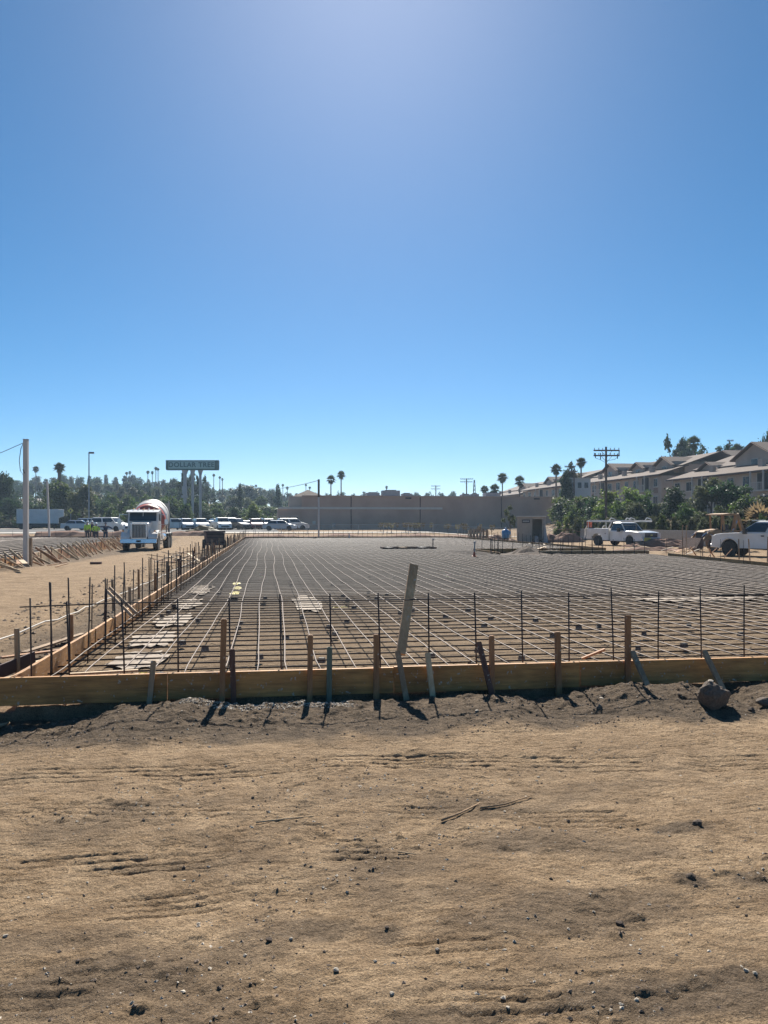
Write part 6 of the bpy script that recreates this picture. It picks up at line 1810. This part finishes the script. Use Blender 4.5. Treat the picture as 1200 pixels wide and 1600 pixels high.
for i, (k, m) in enumerate((('broad', 'leaf_dark'), ('broad', 'leaf_mid'), ('broad', 'leaf_olive'), ('round', 'leaf_dark'), ('round', 'leaf_mid'), ('round', 'leaf_light'), ('tall', 'leaf_dark'), ('tall', 'leaf_olive'), ('euca', 'leaf_olive'), ('euca', 'leaf_dark'), ('bush', 'leaf_mid'), ('bush', 'leaf_light'), ('bush', 'leaf_olive'), ('bush', 'leaf_dark'), ('bush', 'weed'), ('euca', 'weed'))):
    TK.setdefault((k, m), make_kind(k, 50 + i, m))
def tree(kind, m, px, pytop, d, wpx, label, group=None, zbase=None, name='tree', cat='tree'):
    x, y = W(px, d); g = gzb(x, y) if zbase is None else zbase
    zt = ZP(pytop, d); h = max(1.2, zt - g); cm, tm, _ = TK[(kind, m)]
    nomw = {'broad': 8.2, 'round': 8, 'tall': 4.6, 'euca': 7.6, 'bush': 9.5}[kind]
    sx = wpx * d / FPX / nomw; sz = h / 9.8
    t = thing(name, label, cat, (x, y, g), rnd.uniform(0, 6.28), group)
    link('crown', cm, t, (0, 0, 0), (0, 0, 0), (sx, sx, sz)); link('trunk', tm, t, (0, 0, 0), (0, 0, 0), (sx, sx, sz))
    return t
YT = ([-60, 0, 30, 60, 90, 130, 170, 200, 230, 260, 275, 290, 318, 335, 350, 370, 400, 430, 460, 500, 560, 640, 800, 900],
      [730, 738, 748, 745, 742, 745, 743, 739, 748, 747, 742, 743, 748, 758, 764, 757, 761, 768, 771, 768, 769, 770, 769, 765])
LEFTN = {0: 'far ridge', 1: 'upper slope', 2: 'middle slope', 3: 'lower slope', 4: 'foot'}
MARKS = [(30, 'above the red brown house'), (75, 'above the grey box trailer'), (125, 'above the diamond road sign'), (170, 'above the workers'), (215, 'left of the mixer drum'), (262, 'above the mixer drum'),
         (300, 'behind the left sign post'), (342, 'under the right sign end'), (372, 'above the tall white van'), (405, 'above the dark red suv'), (440, 'left of the store entrance'), (520, 'behind the store entrance and pole'),
         (590, 'above the left rooftop units'), (650, 'above the middle of the store roof'), (710, 'between the two far utility poles'), (770, 'right of the lattice mast'), (2000, 'at the apartment end')]
KN = {'broad': 'spreading', 'round': 'rounded', 'tall': 'narrow', 'euca': 'sparse', 'bush': 'bushy'}
LN = {'leaf_dark': 'dark green', 'leaf_mid': 'mid green', 'leaf_olive': 'olive', 'leaf_light': 'light green', 'weed': 'dry'}
def mark(px): return next(t for a, t in MARKS if px < a)
def belt(d, step, off, amp, px0, px1, kinds, wmul, label, group, seed):
    r = random.Random(seed); px = px0
    while px < px1:
        dd = d * r.uniform(.93, 1.07); yt = np.interp(px, *YT) + off + r.uniform(-amp, amp)
        k = r.choice(kinds); w = step * wmul * r.uniform(.8, 1.35) * (.62 if k[0] == 'tall' else 1)
        tree(k[0], k[1], px, yt, dd, w, KN[k[0]] + ' ' + LN[k[1]] + ' tree ' + label + ' ' + mark(px), group)
        px += step * r.uniform(.75, 1.25)
belt(380, 13, 1, 4, -50, 480, [('broad', 'leaf_dark'), ('round', 'leaf_dark'), ('broad', 'leaf_olive'), ('round', 'leaf_dark'), ('tall', 'leaf_dark')], 1.8, 'on the far ridge', 'trees on the far ridge of the left hill', 1)
belt(300, 16, 9, 5, -50, 470, [('broad', 'leaf_dark'), ('round', 'leaf_dark'), ('broad', 'leaf_mid'), ('tall', 'leaf_olive')], 1.5, 'on the upper slope', 'trees on the upper slope of the left hill', 2)
belt(230, 20, 19, 6, -60, 465, [('round', 'leaf_dark'), ('broad', 'leaf_mid'), ('broad', 'leaf_olive'), ('euca', 'leaf_dark')], 1.5, 'on the middle slope', 'trees on the middle slope of the left hill', 3)
belt(175, 25, 31, 7, -60, 450, [('round', 'leaf_dark'), ('broad', 'leaf_mid'), ('round', 'leaf_mid'), ('broad', 'leaf_olive')], 1.45, 'on the lower slope', 'trees on the lower slope of the left hill', 4)
belt(152, 27, 44, 6, 60, 440, [('round', 'leaf_mid'), ('bush', 'leaf_mid'), ('round', 'leaf_dark'), ('bush', 'leaf_olive')], 1.4, 'at the hill foot', 'trees behind the parked cars', 5)
belt(160, 24, 34, 5, -60, 430, [('round', 'leaf_dark'), ('bush', 'leaf_mid'), ('broad', 'leaf_dark')], 1.6, 'close to the hill foot', 'trees near the foot of the left hill', 15)
belt(144, 17, 60, 5, -60, 440, [('bush', 'leaf_mid'), ('bush', 'leaf_olive'), ('bush', 'leaf_dark')], 1.7, 'lowest of all', 'low trees behind the parked cars', 16)
belt(400, 17, 0, 2.5, 480, 880, [('broad', 'leaf_dark'), ('tall', 'leaf_dark'), ('round', 'leaf_dark')], 1.3, 'far off', 'distant trees above the store roof', 6)
tree('broad', 'leaf_mid', 95, 752, 150, 62, 'wide mid green tree behind the diamond road sign')
tree('broad', 'leaf_olive', 130, 756, 145, 48, 'wide olive tree above the workers in lime jackets')
tree('broad', 'leaf_dark', 6, 738, 160, 50, 'big dark tree at the left edge above the red brown house')
tree('euca', 'leaf_dark', 291, 737, 210, 46, 'open crowned tree whose branches show below the shop sign')
tree('euca', 'leaf_dark', 313, 741, 215, 30, 'second open crowned tree right behind the posts of the shop sign')
tree('round', 'leaf_dark', 366, 790, 140, 26, 'dark round tree behind the tall white van')
tree('round', 'leaf_light', 395, 784, 143, 36, 'light green tree behind the dark red suv')
tree('tall', 'leaf_dark', 375, 756, 200, 14, 'dark pointed conifer left of the store, taller of two')
tree('tall', 'leaf_dark', 434, 757, 230, 16, 'dark pointed conifer directly left of the store entrance')
tree('round', 'leaf_dark', 383, 756, 300, 60, 'broad dark rounded hilltop tree left of the store')
# behind / beside apartments
tree('euca', 'leaf_dark', 1056, 680, 165, 58, 'dark tree rising over the apartment roofs left of a fan palm')
tree('broad', 'leaf_dark', 1072, 685, 168, 48, 'second dark tree over the apartment roofs touching the fan palm')
tree('euca', 'leaf_dark', 1122, 691, 160, 60, 'flat dark tree behind the apartment roofs beside the small utility pole')
tree('broad', 'leaf_dark', 1203, 672, 140, 34, 'dark tree top at the right edge above the apartments')
tree('tall', 'leaf_olive', 893, 724, 128, 26, 'tall olive tree right of the store corner between two palms')
tree('tall', 'leaf_dark', 884, 735, 126, 30, 'tall dark tree right of the store corner, in front of the olive one')
# hedge of trees along the wall
HG = [(872, 776, 120, 34, 'bush', 'leaf_light', 'light green bush crown rising just behind the store roof corner'),
      (886, 778, 112, 44, 'round', 'leaf_dark', 'dark green tree directly beside the end wall of the store'),
      (908, 772, 104, 44, 'round', 'leaf_mid', 'green tree between store corner and tall utility pole, nearer the store'),
      (930, 774, 98, 40, 'round', 'leaf_dark', 'dark green tree immediately left of the tall utility pole'),
      (952, 766, 95, 46, 'bush', 'leaf_light', 'light leaved tree directly behind the tall utility pole'),
      (982, 762, 92, 46, 'bush', 'leaf_light', 'light leaved tree above the cab of the service truck'),
      (1008, 766, 90, 40, 'bush', 'leaf_mid', 'green tree above the hood of the service truck'),
      (1052, 758, 84, 44, 'round', 'leaf_dark', 'rounded dark green tree between service truck and backhoe'),
      (1090, 774, 82, 40, 'bush', 'leaf_olive', 'olive shrub tree left of the backhoe canopy'),
      (1112, 745, 82, 40, 'broad', 'leaf_olive', 'loose olive tree before the apartment balcony'),
      (1138, 752, 80, 46, 'broad', 'leaf_dark', 'dark tree above the backhoe canopy'),
      (1168, 772, 74, 46, 'bush', 'leaf_mid', 'green tree behind the white pickup cab'),
      (1196, 770, 72, 44, 'bush', 'leaf_olive', 'olive tree at the right edge behind the white pickup'),
      (1230, 768, 70, 44, 'bush', 'leaf_mid', 'green tree beyond the right edge of the hedge row'),
      (1028, 782, 88, 26, 'bush', 'leaf_olive', 'small olive tree right of the service truck nose')]
for (px, yt, d, w, k, m, lab) in HG: tree(k, m, px, yt, d, w * 1.35, lab, 'trees along the wall')
for (px, yt, d, w, k, m, lab) in [(897, 790, 98, 40, 'bush', 'leaf_mid', 'bushy green tree low between store corner and utility pole'), (940, 788, 90, 42, 'bush', 'leaf_light', 'pale green bush low before the tall utility pole'),
    (968, 782, 88, 40, 'bush', 'leaf_mid', 'green bush directly above the ladder rack'), (996, 780, 86, 42, 'bush', 'leaf_olive', 'olive bush low behind the service truck cab'),
    (1070, 786, 80, 40, 'bush', 'leaf_mid', 'green bush low between rounded dark tree and backhoe'), (1125, 790, 74, 40, 'bush', 'leaf_mid', 'green bush low behind the backhoe canopy'),
    (1152, 792, 70, 40, 'bush', 'leaf_olive', 'olive bush low between backhoe and white pickup'), (1100, 796, 76, 34, 'bush', 'leaf_dark' if False else 'leaf_olive', 'olive bush low above the loader arms')]:
    tree(k, m, px, yt, d, w, lab, 'trees along the wall')
for i in range(34):
    px = 905 + i * 9.2; d = 80 - (px - 905) * .085 + rnd.uniform(-2, 3)
    x, y = W(px, d)
    if x < 34: d += 4; x, y = W(px, d)
    tree('bush', rnd.choice(['leaf_olive', 'leaf_mid', 'leaf_olive']), px, rnd.uniform(801, 813), d, rnd.uniform(15, 26), 'low shrub growing behind the chainlink fence on the low wall', 'shrubs behind the low wall', name='shrub', cat='shrub')
for (px, d, yt) in ((886, 84, 808), (905, 82, 811), (872, 86, 815)):
    tree('bush', 'leaf_light', px, yt, d, 17, 'light green shrub between lumber heap and service truck', 'shrubs right of the lumber heap', name='shrub', cat='shrub')
for i in range(20):
    px = rnd.uniform(590, 790); d = rnd.uniform(89, 96); tree('euca', 'weed', px, rnd.uniform(816, 823), d, rnd.uniform(7, 13), 'thin dry weed clump in front of the store wall', 'weeds in front of the store', name='weed_clump', cat='weed')
tree('euca', 'leaf_olive', 797, 790, 84, 26, 'thin bare looking tree left of the beige shed')

# palms
def frond_crown(seed, m, n=48, dead=16, fan=True):
    r = random.Random(seed); vs = []; fs = []
    def add_frond(az, el, L, droop):
        # spine then fingers
        d = Vector((math.cos(az) * math.cos(el), math.sin(az) * math.cos(el), math.sin(el))); side = Vector((-math.sin(az), math.cos(az), 0))
        stem = L * .28; c = d * stem; 
        up = side.cross(d)
        k = 9
        for j in range(k):
            a = math.radians(-62 + 124 * j / (k - 1)); dd = (d * math.cos(a) + side * math.sin(a)); tip = c + dd * L * .80 * (1 - .25 * abs(j - 4) / 4) + Vector((0, 0, -droop * L * .25)); wv = (side * math.cos(a) - d * math.sin(a)) * .075 * L
            mid = c + dd * L * .3; b = len(vs)
            vs.extend([tuple(c), tuple(mid + wv), tuple(tip), tuple(mid - wv)]); fs.append((b, b + 1, b + 2, b + 3))
        b = len(vs); w = side * .02 * L; vs.extend([tuple(-w), tuple(w), tuple(c + w), tuple(c - w)]); fs.append((b, b + 1, b + 2, b + 3))
    for i in range(n): add_frond(r.uniform(0, 6.28), math.radians(r.uniform(-25, 85)), r.uniform(.8, 1.1), r.uniform(.3, 1.2))
    for i in range(dead): add_frond(r.uniform(0, 6.28), math.radians(r.uniform(-80, -45)), r.uniform(.6, .85), 1)
    me = bpy.data.meshes.new('crown'); me.from_pydata(vs, [], fs); me.materials.append(M[m]); return me
PC = [frond_crown(i, 'palmleaf') for i in range(3)]
PT = MB().tube([(0, 0, -.3 / 10), (.0, 0, .3), (.012, 0, .7), (0, 0, 1.0)], [1, .75, .68, .6], 8).mesh('trunk', M['palmbark'])
def palm(px, pytop, d, wpx, label, group=None, tr=.22, i=0):
    x, y = W(px, d); g = gzb(x, y); R = wpx * d / FPX / 2 / .98; zt = ZP(pytop, d) - R * .85; h = max(1, zt - g)
    t = thing('palm_tree', label, 'palm tree', (x, y, g), rnd.uniform(0, 6), group)
    link('trunk', PT, t, (0, 0, 0), (0, 0, 0), (tr, tr, h)); link('crown', PC[i % 3], t, (0, 0, h), (0, 0, 0), (R, R, R))
palm(56, 728, 290, 12, 'thin tall palm left of the thick palm on the left hill')
palm(93, 722, 165, 20, 'thick trunked palm standing over the grey box trailer', tr=.6)
for i, (px, py, w) in enumerate(((231, 735, 6.5), (238, 736, 6), (243.5, 729, 7), (247, 731, 5.5))): palm(px, py, 330, w, 'tiny distant palm of the cluster above the mixer truck', 'distant palms above the mixer truck', i=i)
for i, (px, py, w) in enumerate(((198, 737, 6), (203, 736, 6), (334, 740, 6), (343.5, 744, 5), (347.5, 747, 5))): palm(px, py, 330, w, 'tiny distant palm beside the shop sign', 'distant palms beside the shop sign', i=i)
for i, (px, py, w) in enumerate(((442, 756, 5), (449, 760, 6), (478, 756, 4.5), (484, 760, 5), (604, 759, 6), (612, 766, 5), (400, 757, 5))): palm(px, py, 330, w, 'tiny distant palm near the store entrance', 'distant palms around the store', i=i)
palm(517, 742, 185, 17, 'left and lower of the two dark palms above the store', i=1)
palm(533, 735, 190, 17, 'right and taller of the two dark palms above the store', i=2)
palm(785, 738, 185, 20, 'single dark palm above the store roof near the utility pole', i=0)
palm(773, 756, 175, 20, 'squat palm left of the single dark palm above the store roof', i=1)
palm(757, 758, 178, 16, 'small squat palm farthest left of the group above the store roof', i=2)
palm(812, 743, 170, 20, 'palm at the left end of the apartment roofs', i=1)
palm(869, 724, 140, 22, 'palm above the trees at the store corner, left of the pair', i=2)
palm(908, 714, 138, 20, 'palm above the trees at the store corner, right of the pair', i=0)
palm(1084, 681, 150, 26, 'large fan palm rising over the apartment roofs', i=1)
palm(1152, 692, 160, 24, 'low wide palm behind the apartment roof beside the small utility pole', i=2)
# dry fan palm behind the pickup
x, y = W(1186, 58)
t = thing('dry_palm', 'dry straw coloured palm fronds rising behind the white pickup', 'palm', (x, y, gzb(x, y)))
link('crown', frond_crown(9, 'leaf_dry', 46, 20), t, (0, 0, 1.0), (0, 0, 0), (1.75, 1.75, 1.75)); link('trunk', PT, t, (0, 0, 0), (0, 0, 0), (.25, .25, 1.0))

# ================================================================= HAZE
hz = bpy.data.materials.new('haze_air'); hz.use_nodes = True
ht_ = hz.node_tree; ht_.nodes.clear()
vo = ht_.nodes.new('ShaderNodeVolumePrincipled'); ou = ht_.nodes.new('ShaderNodeOutputMaterial')
vo.inputs['Color'].default_value = (.58, .78, 1.0, 1); vo.inputs['Density'].default_value = HAZE_D; vo.inputs['Anisotropy'].default_value = .3
ht_.links.new(vo.outputs[0], ou.inputs['Volume'])
if HAZE_D > 0:
    o = MB().box((0, 0, 17), (1960, 1960, 44)).build('haze', hz); stuff(o, 'pale blue air haze over the whole site')
